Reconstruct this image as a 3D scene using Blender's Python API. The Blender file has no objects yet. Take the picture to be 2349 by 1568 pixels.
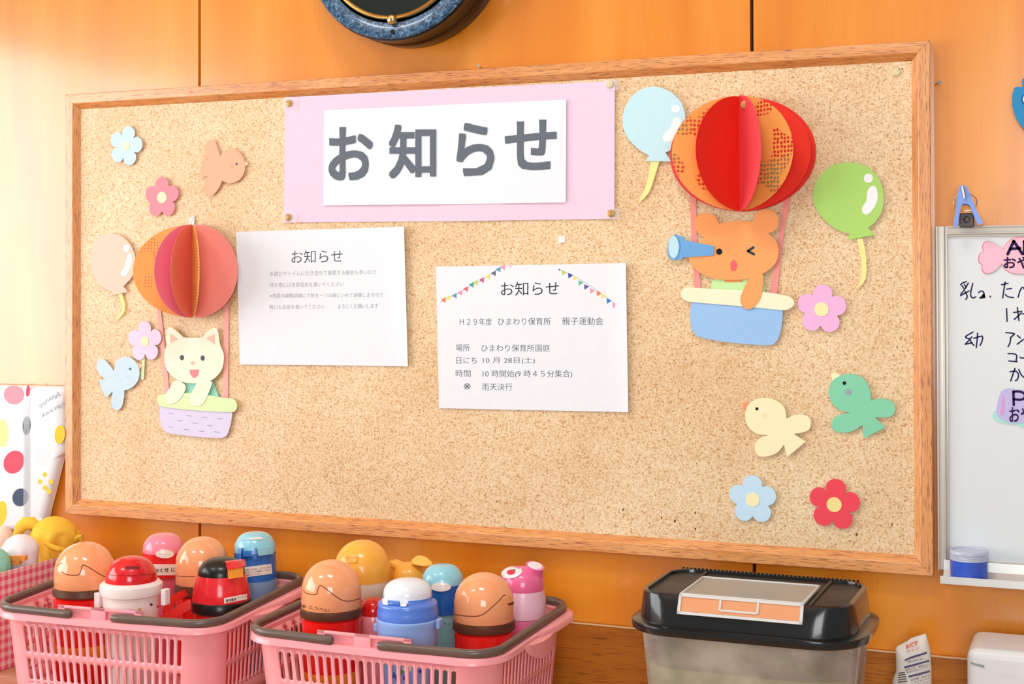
import bpy, bmesh, math, random
from mathutils import Vector, Matrix
from math import sin, cos, pi, radians as R

# ------------------------------------------------------------------ camera, world, lights, exposure
SC = bpy.context.scene
COL = SC.collection
W, H = 2349.0, 1568.0
F = 3310.476
CAM = Vector((1.603529, -1.958781, 0.389068))
YAW, PITCH, ROLL = -0.3869, 0.0109, -0.0031
PPX, PPY = 4.302, -181.013
fw = Vector((sin(YAW)*cos(PITCH), cos(YAW)*cos(PITCH), sin(PITCH)))
rt0 = Vector((cos(YAW), -sin(YAW), 0)); up0 = rt0.cross(fw)
rt = rt0*cos(ROLL)+up0*sin(ROLL); up = -rt0*sin(ROLL)+up0*cos(ROLL)
cam_d = bpy.data.cameras.new('camera'); cam = bpy.data.objects.new('camera', cam_d); COL.objects.link(cam)
M3 = Matrix((rt, up, -fw)).transposed()
cam.matrix_world = Matrix.Translation(CAM) @ M3.to_4x4()
cam_d.sensor_fit = 'HORIZONTAL'; cam_d.sensor_width = 36.0; cam_d.lens = 36.0*F/W
cam_d.shift_x = -PPX/W; cam_d.shift_y = PPY/W
cam_d.clip_start = 0.05; cam_d.clip_end = 50
SC.camera = cam
SC.cycles.transparent_max_bounces = 24
vs = SC.view_settings
SC.display_settings.display_device = 'sRGB'
vs.view_transform = 'Standard'; vs.look = 'None'; vs.exposure = -0.17; vs.gamma = 1.0; vs.use_curve_mapping = False

wd = bpy.data.worlds.new('world'); SC.world = wd; wd.use_nodes = True
bg = wd.node_tree.nodes['Background']; bg.inputs[0].default_value = (0.94, 0.97, 1.0, 1); bg.inputs[1].default_value = 0.36

def area(name, loc, target, sx, sy, power, col=(1, 1, 1)):
    l = bpy.data.lights.new(name, 'AREA'); l.shape = 'RECTANGLE'; l.size = sx; l.size_y = sy; l.energy = power; l.color = col
    o = bpy.data.objects.new(name, l); COL.objects.link(o); o.location = loc
    d = Vector(target)-Vector(loc); o.rotation_euler = d.to_track_quat('-Z', 'Y').to_euler()
    return o
# daylight through the big window of the left wall, and two ceiling lamps
area('window_daylight', (-1.345, -1.60, 0.50), (0, -1.60, 0.50), 2.3, 1.14, 58, (0.965, 0.98, 1.0))
area('rear_fill_light', (2.0, -3.15, 0.55), (2.0, 0, 0.55), 1.1, 1.1, 38, (0.965, 0.98, 1.0))  # added fill from behind the camera, brightens the basket and bottle fronts
area('ceiling_lamp_near', (0.95, -1.15, 1.73), (0.95, -1.15, 0), 0.55, 0.22, 12, (0.97, 0.985, 1.0))
area('ceiling_lamp_far', (-0.2, -1.5, 1.73), (-0.2, -1.5, 0), 0.55, 0.22, 7, (0.97, 0.985, 1.0))

# ------------------------------------------------------------------ helpers
def ray(px, py): return fw + rt*((px-W/2-PPX)/F) - up*((py-H/2-PPY)/F)
def PY(px, py, Y=0.0):
    d = ray(px, py); return CAM + d*((Y-CAM.y)/d.y)
def PZ(px, py, Z):
    d = ray(px, py); return CAM + d*((Z-CAM.z)/d.z)
def depth(p): return (Vector(p)-CAM).dot(fw)

def lin(c):
    if isinstance(c, str):
        c = tuple(int(c[i:i+2], 16)/255 for i in (0, 2, 4))
    return tuple((x/12.92 if x <= .04045 else ((x+.055)/1.055)**2.4) for x in c)
MATS = {}
def mat(name, c, rough=.5, var=.06, scale=40, coat=0, metal=0, bump=0, bscale=400, trans=0, ior=1.45, alpha=1.0, stretch=(1, 1, 1), spec=.5):
    if name in MATS: return MATS[name]
    m = bpy.data.materials.new(name); m.use_nodes = True
    nt = m.node_tree; b = nt.nodes['Principled BSDF']; L = nt.links
    tc = nt.nodes.new('ShaderNodeTexCoord'); mp = nt.nodes.new('ShaderNodeMapping'); mp.inputs['Scale'].default_value = stretch
    L.new(tc.outputs['Object'], mp.inputs[0])
    n = nt.nodes.new('ShaderNodeTexNoise'); n.inputs['Scale'].default_value = scale; n.inputs['Detail'].default_value = 3
    L.new(mp.outputs[0], n.inputs['Vector'])
    r = nt.nodes.new('ShaderNodeMix'); r.data_type = 'RGBA'
    a = lin(c); lo = tuple(max(0, x*(1-var)) for x in a); hi = tuple(min(1, x*(1+var)) for x in a)
    r.inputs[6].default_value = (*lo, 1); r.inputs[7].default_value = (*hi, 1)
    L.new(n.outputs[0], r.inputs[0]); L.new(r.outputs[2], b.inputs['Base Color'])
    b.inputs['Roughness'].default_value = rough; b.inputs['Metallic'].default_value = metal
    b.inputs['Coat Weight'].default_value = coat; b.inputs['Coat Roughness'].default_value = .06
    b.inputs['Transmission Weight'].default_value = trans; b.inputs['IOR'].default_value = ior
    b.inputs['Alpha'].default_value = alpha; b.inputs['Specular IOR Level'].default_value = spec
    if bump:
        n2 = nt.nodes.new('ShaderNodeTexNoise'); n2.inputs['Scale'].default_value = bscale; n2.inputs['Detail'].default_value = 4
        L.new(mp.outputs[0], n2.inputs['Vector'])
        bp = nt.nodes.new('ShaderNodeBump'); bp.inputs['Strength'].default_value = bump; bp.inputs['Distance'].default_value = .0006
        L.new(n2.outputs[0], bp.inputs['Height']); L.new(bp.outputs[0], b.inputs['Normal'])
    MATS[name] = m; return m
def paper(c, name=None): return mat(name or 'paper_'+c, c, .75, .03, 60, bump=.15, bscale=900, spec=.35)
def plast(c, name=None, rough=.16, coat=.35): return mat(name or 'plastic_%s_%d' % (c, rough*100), c, rough, .03, 15, coat=coat)
def ink(c='23262e'): return mat('ink_'+c, c, .6, .05, 200, spec=.2)

def ramp(nt, fac, stops):
    r = nt.nodes.new('ShaderNodeValToRGB'); e = r.color_ramp.elements
    while len(e) < len(stops): e.new(.5)
    for k, (p, c) in enumerate(stops): e[k].position = p; e[k].color = (*lin(c), 1)
    nt.links.new(fac, r.inputs[0]); return r.outputs[0]

def wood(name, stops, scl, rough, coat, fine=(1, 1, 1), fine_scale=300, fine_amt=.25, bump=.2, coatr=.3, spec=.5):
    m = bpy.data.materials.new(name); m.use_nodes = True; nt = m.node_tree; L = nt.links; b = nt.nodes['Principled BSDF']
    tc = nt.nodes.new('ShaderNodeTexCoord')
    mp = nt.nodes.new('ShaderNodeMapping'); mp.inputs['Scale'].default_value = scl; L.new(tc.outputs['Object'], mp.inputs[0])
    n = nt.nodes.new('ShaderNodeTexNoise'); n.inputs['Scale'].default_value = 1; n.inputs['Detail'].default_value = 5; n.inputs['Distortion'].default_value = .6
    L.new(mp.outputs[0], n.inputs['Vector'])
    col = ramp(nt, n.outputs[0], stops)
    m2 = nt.nodes.new('ShaderNodeMapping'); m2.inputs['Scale'].default_value = fine; L.new(tc.outputs['Object'], m2.inputs[0])
    n2 = nt.nodes.new('ShaderNodeTexNoise'); n2.inputs['Scale'].default_value = fine_scale; n2.inputs['Detail'].default_value = 2; L.new(m2.outputs[0], n2.inputs['Vector'])
    f = nt.nodes.new('ShaderNodeMapRange'); f.inputs[1].default_value = .55; f.inputs[2].default_value = .66; f.inputs[3].default_value = 0; f.inputs[4].default_value = fine_amt
    L.new(n2.outputs[0], f.inputs[0])
    mx = nt.nodes.new('ShaderNodeMix'); mx.data_type = 'RGBA'; mx.blend_type = 'MULTIPLY'
    mx.inputs[7].default_value = (*lin('8a4a20'), 1)
    L.new(f.outputs[0], mx.inputs[0]); L.new(col, mx.inputs[6]); L.new(mx.outputs[2], b.inputs['Base Color'])
    b.inputs['Roughness'].default_value = rough; b.inputs['Coat Weight'].default_value = coat; b.inputs['Coat Roughness'].default_value = coatr
    b.inputs['Specular IOR Level'].default_value = spec
    bp = nt.nodes.new('ShaderNodeBump'); bp.inputs['Strength'].default_value = bump; bp.inputs['Distance'].default_value = .0004; bp.invert = True
    L.new(f.outputs[0], bp.inputs['Height']); L.new(bp.outputs[0], b.inputs['Normal'])
    return m

M_WALL = wood('wall_veneer', [(.3, 'e07f12'), (.5, 'e98d1e'), (.7, 'ee9a30')], (9, 9, .9), .26, 1.0, (60, 60, 2.5), 6, .05, .05, .13, .75)
M_BACK = wood('backboard_wood', [(.3, 'a35a06'), (.5, 'b86c0c'), (.7, 'c67a14')], (1.2, 12, 14), .5, .2, (3, 60, 60), 8, .5, .1)
M_FRAME_H = wood('frame_wood_horizontal', [(.3, 'd98a45'), (.5, 'e39a55'), (.7, 'ecab6a')], (5, 40, 60), .35, .8, (.045, 1, 1), 1100, .8, .35, .2, .7)
M_FRAME_V = wood('frame_wood_vertical', [(.3, 'd98a45'), (.5, 'e39a55'), (.7, 'ecab6a')], (60, 40, 5), .35, .8, (1, 1, .045), 1100, .8, .35, .2, .7)
M_SHELF = wood('shelf_wood', [(.3, 'bf8a68'), (.5, 'cc9a78'), (.7, 'd8aa8a')], (2, 16, 16), .45, .2, (3, 60, 60), 8, .4, .1)

def cork_mat():
    m = bpy.data.materials.new('cork'); m.use_nodes = True; nt = m.node_tree; L = nt.links; b = nt.nodes['Principled BSDF']
    tc = nt.nodes.new('ShaderNodeTexCoord')
    v = nt.nodes.new('ShaderNodeTexVoronoi'); v.inputs['Scale'].default_value = 520; L.new(tc.outputs['Object'], v.inputs['Vector'])
    sp = nt.nodes.new('ShaderNodeSeparateColor'); L.new(v.outputs['Color'], sp.inputs[0])
    col = ramp(nt, sp.outputs[0], [(0, 'bf9158'), (.08, 'd9b37e'), (.3, 'e6c698'), (.6, 'eed4aa'), (1, 'f5e2c0')])
    n = nt.nodes.new('ShaderNodeTexNoise'); n.inputs['Scale'].default_value = 6; n.inputs['Detail'].default_value = 3; L.new(tc.outputs['Object'], n.inputs['Vector'])
    big = ramp(nt, n.outputs[0], [(.3, 'f2e6da'), (.7, 'ffffff')])
    mx = nt.nodes.new('ShaderNodeMix'); mx.data_type = 'RGBA'; mx.blend_type = 'MULTIPLY'; mx.inputs[0].default_value = 1
    L.new(col, mx.inputs[6]); L.new(big, mx.inputs[7])
    n3 = nt.nodes.new('ShaderNodeTexNoise'); n3.inputs['Scale'].default_value = 420; n3.inputs['Detail'].default_value = 2; L.new(tc.outputs['Object'], n3.inputs['Vector'])
    f = nt.nodes.new('ShaderNodeMapRange'); f.inputs[1].default_value = .68; f.inputs[2].default_value = .78; f.inputs[4].default_value = .7; L.new(n3.outputs[0], f.inputs[0])
    m2 = nt.nodes.new('ShaderNodeMix'); m2.data_type = 'RGBA'; m2.inputs[7].default_value = (*lin('a5764a'), 1)
    L.new(f.outputs[0], m2.inputs[0]); L.new(mx.outputs[2], m2.inputs[6]); L.new(m2.outputs[2], b.inputs['Base Color'])
    b.inputs['Roughness'].default_value = .5; b.inputs['Specular IOR Level'].default_value = .55
    bp = nt.nodes.new('ShaderNodeBump'); bp.inputs['Strength'].default_value = .35; bp.inputs['Distance'].default_value = .0006
    L.new(sp.outputs[1], bp.inputs['Height']); L.new(bp.outputs[0], b.inputs['Normal'])
    return m
M_CORK = cork_mat()

def tag(o, label=None, cat=None, group=None, kind=None):
    if label: o['label'] = label
    if cat: o['category'] = cat
    if group: o['group'] = group
    if kind: o['kind'] = kind
    return o
def empty(name, loc, label=None, cat=None, group=None, kind=None, rz=0):
    o = bpy.data.objects.new(name, None); o.empty_display_size = .02; COL.objects.link(o)
    o.location = loc; o.rotation_euler.z = rz
    return tag(o, label, cat, group, kind)
def world_inv(p):
    if p is None: return Matrix.Identity(4)
    m = Matrix.Identity(4); q = p; chain = []
    while q: chain.append(q); q = q.parent
    for q in reversed(chain): m = m @ (Matrix.Translation(q.location) @ q.rotation_euler.to_matrix().to_4x4())
    return m.inverted()
def mesh(name, verts, faces, m, parent=None, smooth=False, world=True, mats=None, fm=None, sharp=None):
    """verts in world space unless world=False"""
    inv = world_inv(parent) if world else Matrix.Identity(4)
    me = bpy.data.meshes.new(name)
    me.from_pydata([tuple(inv @ Vector(v)) for v in verts], [], faces)
    for k in (mats or [m]): me.materials.append(k)
    if fm:
        for p, i in zip(me.polygons, fm): p.material_index = i
    bm = bmesh.new(); bm.from_mesh(me); bmesh.ops.recalc_face_normals(bm, faces=bm.faces); bm.to_mesh(me); bm.free()
    if smooth:
        me.polygons.foreach_set('use_smooth', [True]*len(me.polygons))
        me.set_sharp_from_angle(angle=R(sharp or 40))
    o = bpy.data.objects.new(name, me); COL.objects.link(o); o.parent = parent
    return o
def box_vf(x0, x1, y0, y1, z0, z1, bev=0):
    if not bev:
        v = [(x, y, z) for x in (x0, x1) for y in (y0, y1) for z in (z0, z1)]
        return v, [(0, 1, 3, 2), (4, 6, 7, 5), (0, 4, 5, 1), (2, 3, 7, 6), (0, 2, 6, 4), (1, 5, 7, 3)]
    bm = bmesh.new(); bmesh.ops.create_cube(bm, size=1)
    for q in bm.verts: q.co = ((x0+x1)/2+q.co.x*(x1-x0), (y0+y1)/2+q.co.y*(y1-y0), (z0+z1)/2+q.co.z*(z1-z0))
    bmesh.ops.bevel(bm, geom=bm.edges[:], offset=bev, segments=3, affect='EDGES', profile=.5)
    bm.verts.index_update(); v = [q.co[:] for q in bm.verts]; f = [[q.index for q in p.verts] for p in bm.faces]; bm.free()
    return v, f
def box(name, x0, x1, y0, y1, z0, z1, m, parent=None, bev=0, world=True):
    v, f = box_vf(x0, x1, y0, y1, z0, z1, bev)
    o = mesh(name, v, f, m, parent, smooth=bev > 0, world=world, sharp=50)
    if bev: w_ = o.modifiers.new('flat_faces', 'WEIGHTED_NORMAL'); w_.keep_sharp = True
    return o

class Buf:
    def __init__(s): s.v = []; s.f = []; s.m = []
    def add(s, v, f, mi=0):
        o = len(s.v); s.v += [tuple(q) for q in v]; s.f += [tuple(i+o for i in p) for p in f]; s.m += [mi]*len(f)
        return s
    def obj(s, name, m, parent=None, smooth=False, mats=None, sharp=None):
        return mesh(name, s.v, s.f, m, parent, smooth, mats=mats, fm=s.m if mats else None, sharp=sharp)

def tube_vf(pts, r, seg=8, closed=False, sx=1.0, upv=None):
    """sweep of a round section; sx flattens it across upv"""
    pts = [Vector(p) for p in pts]; n = len(pts); V = []; Fc = []
    prev = None
    for i, p in enumerate(pts):
        a = pts[(i-1) % n] if (closed or i) else p; b = pts[(i+1) % n] if (closed or i < n-1) else p
        t = (b-a).normalized()
        if upv is not None: nrm = Vector(upv)
        elif prev is None: nrm = Vector((0, 0, 1)) if abs(t.z) < .9 else Vector((1, 0, 0))
        else: nrm = prev
        bn = t.cross(nrm).normalized(); nrm = bn.cross(t).normalized(); prev = nrm
        rr = r[i] if isinstance(r, (list, tuple)) else r
        for k in range(seg):
            an = 2*pi*k/seg
            V.append(p+nrm*(cos(an)*rr)+bn*(sin(an)*rr*sx))
    for i in range(n if closed else n-1):
        for k in range(seg):
            a = i*seg+k; b = i*seg+(k+1) % seg; c = ((i+1) % n)*seg+(k+1) % seg; d = ((i+1) % n)*seg+k
            Fc.append((a, b, c, d))
    if not closed:
        Fc.append(tuple(range(seg))); Fc.append(tuple((n-1)*seg+k for k in range(seg)))
    return V, Fc
def lathe_vf(prof, cx, cy, seg=48, axis='z'):
    V = []; Fc = []; n = len(prof)
    for r, z in prof:
        r = max(r, 1e-5)
        for k in range(seg):
            a = 2*pi*k/seg
            if axis == 'z': V.append((cx+r*cos(a), cy+r*sin(a), z))
            else: V.append((cx+r*cos(a), z, cy+r*sin(a)))
    for i in range(n-1):
        for k in range(seg):
            Fc.append((i*seg+k, i*seg+(k+1) % seg, (i+1)*seg+(k+1) % seg, (i+1)*seg+k))
    Fc.append(tuple(range(seg))); Fc.append(tuple((n-1)*seg+k for k in range(seg)))
    return V, Fc
def lathe(name, prof, cx, cy, m, parent, seg=48, axis='z', sharp=35):
    v, f = lathe_vf(prof, cx, cy, seg, axis); return mesh(name, v, f, m, parent, True, sharp=sharp)

# ---- pictures traced on a plane: zoom frames used while measuring (origin x, origin y, scale)
ZA = (0, 150, .31884); ZB = (180, 480, .34426); ZC = (640, 160, .34057); ZD = (540, 500, .22955); ZE = (980, 580, .2423)
ZF = (1400, 180, .28097); ZG = (1500, 460, .2384); ZH = (1640, 820, .28063); ZI = (2130, 400, .25524); ZJ = (2180, 760, .15308)
ZK = (0, 870, .27429); ZL = (2230, 530, .14673); ZM = (2280, 160, .1148); ZN = (0, 0, 1)
BA = (0, 1170, .25381); BB = (300, 1190, .2411); BC = (560, 1220, .22198); BD = (860, 1260, .21286); BE = (2030, 1430, .1358)
def z2p(zf, p): return (zf[0]+p[0]*zf[2], zf[1]+p[1]*zf[2])
def spline(pts, n=6):
    """closed Catmull-Rom through points; a point (x, y, 1) is a sharp corner"""
    N = len(pts); out = []
    P = [Vector(p[:2]) for p in pts]; C = [len(p) > 2 for p in pts]
    for i in range(N):
        p1, p2 = P[i], P[(i+1) % N]; p0 = P[i-1] if not C[i] else p1; p3 = P[(i+2) % N] if not C[(i+1) % N] else p2
        if C[i] and C[(i+1) % N]: out.append(p1); continue
        for k in range(n):
            t = k/n
            out.append(.5*((2*p1)+(p2-p0)*t+(2*p0-5*p1+4*p2-p3)*t*t+(3*p1-p0-3*p2+p3)*t**3))
    return [tuple(q) for q in out]
def ell(cx, cy, rx, ry, n=24, rot=0):
    return [(cx+rx*cos(a)*cos(rot)-ry*sin(a)*sin(rot), cy+rx*cos(a)*sin(rot)+ry*sin(a)*cos(rot)) for a in (2*pi*k/n for k in range(n))]
def prism_xz(xz, y0, y1, pad=None):
    """outline in the wall plane between y0 (front) and y1 (back)"""
    n = len(xz); V = [(x, y0, z) for x, z in xz]+[(x, y1, z) for x, z in xz]
    Fc = [tuple(range(n)), tuple(range(2*n-1, n-1, -1))]+[(i, (i+1) % n, n+(i+1) % n, n+i) for i in range(n)]
    if pad:
        v, f = box_vf(pad[0]-.006, pad[0]+.006, y1, pad[2], pad[1]-.006, pad[1]+.006); o = len(V)
        V += v; Fc += [tuple(i+o for i in q) for q in f]
    return V, Fc
def cutout(name, zf, pts, Y, m, parent, th=.0006, sm=True, back=None):
    """paper shape whose front face lies at depth Y; back = surface it is stuck to with a foam pad"""
    pts = spline(pts) if sm else pts
    xz = [(q.x, q.z) for q in (PY(*z2p(zf, p), Y) for p in pts)]
    pad = None
    if back is not None:
        cx = sum(a for a, b in xz)/len(xz); cz = sum(b for a, b in xz)/len(xz); pad = (cx, cz, back)
    v, f = prism_xz(xz, Y, Y+th, pad); return mesh(name, v, f, m, parent)
def stroke_vf(pts, w, Y, th=.0003, n=5):
    """pen stroke in the plane Y, pts in world XZ"""
    if len(pts) > 2:
        P = [Vector(p) for p in pts]; out = []
        for i in range(len(P)-1):
            p0 = P[max(i-1, 0)]; p1 = P[i]; p2 = P[i+1]; p3 = P[min(i+2, len(P)-1)]
            for k in range(n):
                t = k/n; out.append(.5*((2*p1)+(p2-p0)*t+(2*p0-5*p1+4*p2-p3)*t*t+(3*p1-p0-3*p2+p3)*t**3))
        out.append(P[-1]); pts = out
    P = [Vector(p) for p in pts]; Lf = []; Rt = []
    for i, p in enumerate(P):
        t = (P[min(i+1, len(P)-1)]-P[max(i-1, 0)]).normalized(); nn = Vector((-t.y, t.x))*w/2
        Lf.append(p+nn); Rt.append(p-nn)
    def cap(c, t, s):
        a0 = math.atan2(t.y, t.x); return [c+Vector((cos(a), sin(a)))*w/2 for a in (a0+s*pi/2-s*k*pi/5 for k in range(1, 5))]
    tE = (P[-1]-P[-2]).normalized(); tS = (P[0]-P[1]).normalized()
    loop = Lf+cap(P[-1], tE, 1)+Rt[::-1]+cap(P[0], tS, 1)
    return prism_xz([(q.x, q.y) for q in loop], Y, Y+th)
def strokes(name, zf, lists, wpx, Y, m, parent, sm=True):
    b = Buf()
    for pl in lists:
        pts = [(q.x, q.z) for q in (PY(*z2p(zf, p), Y) for p in pl)]
        s = (PY(1000+wpx*zf[2], 700, Y)-PY(1000, 700, Y)).length*.9 if len(pts) else 0
        b.add(*stroke_vf(pts, s, Y))
    return b.obj(name, m, parent)

TXT = {}
def glyphs(s, off):
    k = (s, off)
    if k in TXT: return TXT[k]
    c = bpy.data.curves.new('txt', 'FONT'); c.body = s; c.offset = off; c.resolution_u = 3; c.fill_mode = 'FRONT'
    bold = off if off > .008 else 0
    if bold: c.offset = 0
    o = bpy.data.objects.new('txt', c); COL.objects.link(o)
    dg = bpy.context.evaluated_depsgraph_get(); dg.update()
    me = bpy.data.meshes.new_from_object(o.evaluated_get(dg))
    v = [(q.co.x, q.co.y) for q in me.vertices]; f = [tuple(p.vertices) for p in me.polygons]
    bpy.data.objects.remove(o); bpy.data.curves.remove(c); bpy.data.meshes.remove(me)
    if bold:   # a bold face: the outline spread in eight directions
        V0, F0 = v, f; v = []; f = []
        for ax, ay in ((0, 0), (1, 1), (1, -1), (-1, 1), (-1, -1), (1, 0), (-1, 0), (0, 1), (0, -1)):
            o_ = len(v); v += [(a+ax*bold, b+ay*bold) for a, b in V0]; f += [tuple(i+o_ for i in p) for p in F0]
    x0 = min(a for a, b in v); x1 = max(a for a, b in v); y0 = min(b for a, b in v); y1 = max(b for a, b in v)
    TXT[k] = ([((a-x0)/(x1-x0), (b-y0)/(y1-y0)) for a, b in v], f); return TXT[k]
def text(name, s, zf, quad, surf, m, parent, off=0.0, buf=None):
    """quad: picture corners TL TR BR BL of the inked area; surf maps a picture point onto the surface written on"""
    if len(quad) == 4 and not isinstance(quad[0], (tuple, list)):
        l, r_, t, b_ = quad; quad = [(l, t), (r_, t), (r_, b_), (l, b_)]
    q = [Vector(z2p(zf, p)) for p in quad]; uv, f = glyphs(s, off)
    V = [surf(*((q[3]*(1-u)+q[2]*u)*(1-v)+(q[0]*(1-u)+q[1]*u)*v)) for u, v in uv]
    if off > .008:   # keep the spread copies from lying in exactly one plane
        n9 = len(V)//9; V = [p+Vector((0, -.00003*(i//n9), 0)) for i, p in enumerate(V)]
    if buf is not None: buf.add(V, f); return
    return mesh(name, V, f, m, parent)
def plane(Y): return lambda x, y: PY(x, y, Y)

# ------------------------------------------------------------------ room shell
WY = .012                                    # wall surface
SHZ = -.200                                  # shelf top
wall = tag(box('wall_back', -1.33, 2.6, WY+.0095, WY+.12, -1.0, 1.75, mat('groove_dark', '2a160c', .8, .1)), kind='structure')
gx = [PY(457.5, 100, WY).x, PY(1724.5, 100, WY).x]
gx2 = [gx[0]-(gx[1]-gx[0])]; gx3 = [gx[1]+(gx[1]-gx[0])]
edges = [-1.33]+gx2+gx+gx3+[2.6]
edges = sorted(edges)
for a, b in zip(edges, edges[1:]):
    box('panel', a+.0024, b-.0024, WY, WY+.01, -1.0, 1.75, M_WALL, wall, bev=.0006)
PAINT = mat('painted_plaster', 'efe9df', .8, .03, 4)
fl = tag(box('floor', -1.33, 2.6, -3.2, WY, -1.06, -1.0, wood('floor_wood', [(.3, 'b98552'), (.7, 'cfa06a')], (1, 8, 8), .4, .2)), kind='structure')
cl = tag(box('ceiling', -1.33, 2.6, -3.2, WY, 1.75, 1.8, PAINT), kind='structure')
# left wall with its window opening y -2.25..-.45, z -.07..1.03
b = Buf()
b.add(*box_vf(-1.43, -1.33, -3.2, WY+.12, -1.0, -.07)); b.add(*box_vf(-1.43, -1.33, -3.2, WY+.12, 1.08, 1.75))
b.add(*box_vf(-1.43, -1.33, -3.2, -2.75, -.07, 1.08)); b.add(*box_vf(-1.43, -1.33, -.45, WY+.12, -.07, 1.08))
tag(b.obj('wall_left', PAINT), kind='structure')
win = tag(empty('window_1', (-1.33, -1.60, -.07)), kind='structure')
ALU = mat('aluminium', 'c9c8c2', .35, .04, 60, metal=.8)
for y0, y1, z0, z1 in ((-2.75, -2.72, -.07, 1.08), (-.48, -.45, -.07, 1.08), (-2.72, -.48, 1.05, 1.08), (-2.72, -.48, -.07, -.04), (-1.615, -1.585, -.04, 1.05)):
    box('window_frame', -1.322, -1.302, y0, y1, z0, z1, ALU, win)
# back rail of the shelf and the shelf itself
tag(box('trim_1', -1.32, 2.6, -.0005, WY-.0005, SHZ, -.1055, M_BACK, bev=.0012), kind='structure')
box('worn_edge', -1.32, 2.6, -.0012, .003, -.1062, -.1050, mat('worn_edge', 'e9c79a', .7, .3, 300), bpy.data.objects['trim_1'])
shelf = empty('shelf_counter', (.7, -.25, -1.0), 'long brown wooden shelf counter under the cork board, carrying the baskets', 'shelf')
box('shelf_board', -1.3, 2.55, -.46, -.001, SHZ-.025, SHZ, M_SHELF, shelf, bev=.002)
box('cabinet_body', -1.28, 2.53, -.43, -.002, -1.0, SHZ-.025, M_BACK, shelf)

# ------------------------------------------------------------------ cork board
BW, BH = 1.39747, .69909
board = empty('cork_notice_board', (BW/2, WY, 0), 'large cork notice board in an orange-brown wooden frame hanging on the wall', 'notice board')
box('cork_sheet', .012, BW-.012, 0, .008, .012, BH-.012, M_CORK, board)
FL, FB, FD = .0148, .0098, .010              # flat face, bevel, depth
g = .00025
def rail(side):
    # section (distance from outer edge, y)
    sec = [(0, WY-.0005), (0, -FD+.001), (.001, -FD), (FL, -FD), (FL+.001, -FD+.0005), (FL+FB, -.0002), (FL+FB, .007)]
    V = []
    for e in (0, 1):
        for d, y in sec:
            if side == 'bottom': p = (d+g if e == 0 else BW-d-g, y, d)
            if side == 'top': p = (d+g if e == 0 else BW-d-g, y, BH-d)
            if side == 'left': p = (d, y, d+g if e == 0 else BH-d-g)
            if side == 'right': p = (BW-d, y, d+g if e == 0 else BH-d-g)
            V.append(p)
    n = len(sec); Fc = [(i, (i+1) % n, n+(i+1) % n, n+i) for i in range(n)]+[tuple(range(n)), tuple(range(n, 2*n))]
    return V, Fc
for s in ('top', 'bottom', 'left', 'right'):
    v, f = rail(s); mesh('frame_rail', v, f, M_FRAME_H if s in ('top', 'bottom') else M_FRAME_V, board)
# old pin holes and chipped cork granules
random.seed(4); b = Buf(); dk = mat('cork_pit', '6d4322', .9, .3, 300)
pits = [(1430, 1168, 5), (1595, 1176, 4), (1595, 1212, 4), (1548, 1195, 5), (1518, 1188, 4), (1965, 1225, 5), (2046, 1202, 4), (2062, 160, 5), (2070, 158, 4), (1705, 1188, 3), (615, 885, 3), (612, 890, 2), (1290, 250, 3), (1583, 310, 3), (1430, 300, 2), (740, 885, 2), (2058, 795, 3), (2050, 815, 3), (1140, 1150, 3), (1950, 1240, 3), (905, 1120, 2), (460, 1080, 2)]
for x, y, r_ in pits:
    c = PY(x, y, 0); k = 6
    pts = [(c.x+random.uniform(.5, 1)*r_*.00036*cos(a), c.z+random.uniform(.6, 1.3)*r_*.00045*sin(a)) for a in (2*pi*i/k for i in range(k))]
    b.add(*prism_xz(pts, -.0004, .0005))
tag(b.obj('pin_holes', dk, board), kind='stuff')

# ------------------------------------------------------------------ notices
def sheet_obj(name, zf, quad, Y, m, parent, th=.00025, curl=None, nx=16, ny=12):
    q = [PY(*z2p(zf, p), Y) for p in quad]; V = []; Fc = []
    for s in (0, 1):
        for j in range(ny+1):
            for i in range(nx+1):
                u, v = i/nx, j/ny
                p = (q[0]*(1-u)+q[1]*u)*(1-v)+(q[3]*(1-u)+q[2]*u)*v
                d = curl(u, v) if curl else 0
                V.append((p.x, Y-d+s*th, p.z))
    o = (nx+1)*(ny+1)
    for j in range(ny):
        for i in range(nx):
            a = j*(nx+1)+i; Fc.append((a, a+1, a+nx+2, a+nx+1)); Fc.append((o+a, o+a+nx+1, o+a+nx+2, o+a+1))
    ring = [i for i in range(nx)]+[j*(nx+1)+nx for j in range(ny)]+[ny*(nx+1)+nx-i for i in range(nx)]+[(ny-j)*(nx+1) for j in range(ny)]
    for k in range(len(ring)):
        a, c = ring[k], ring[(k+1) % len(ring)]; Fc.append((a, o+a, o+c, c))
    return mesh(name, V, Fc, m, parent, smooth=True)
def place(zf, p, Y=0): q = PY(*z2p(zf, p), Y); return (q.x, Y, q.z)
WHITE = paper('e9edf2', 'white_paper'); PINKP = paper('f0cfe2', 'pink_paper')
TAPE = mat('clear_tape', 'f7f7f7', .15, .02, 30, coat=.3, alpha=.22)
BRASS = mat('brass', 'bd9353', .4, .05, 80, metal=.35)
GREY = ink('666f79')

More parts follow.
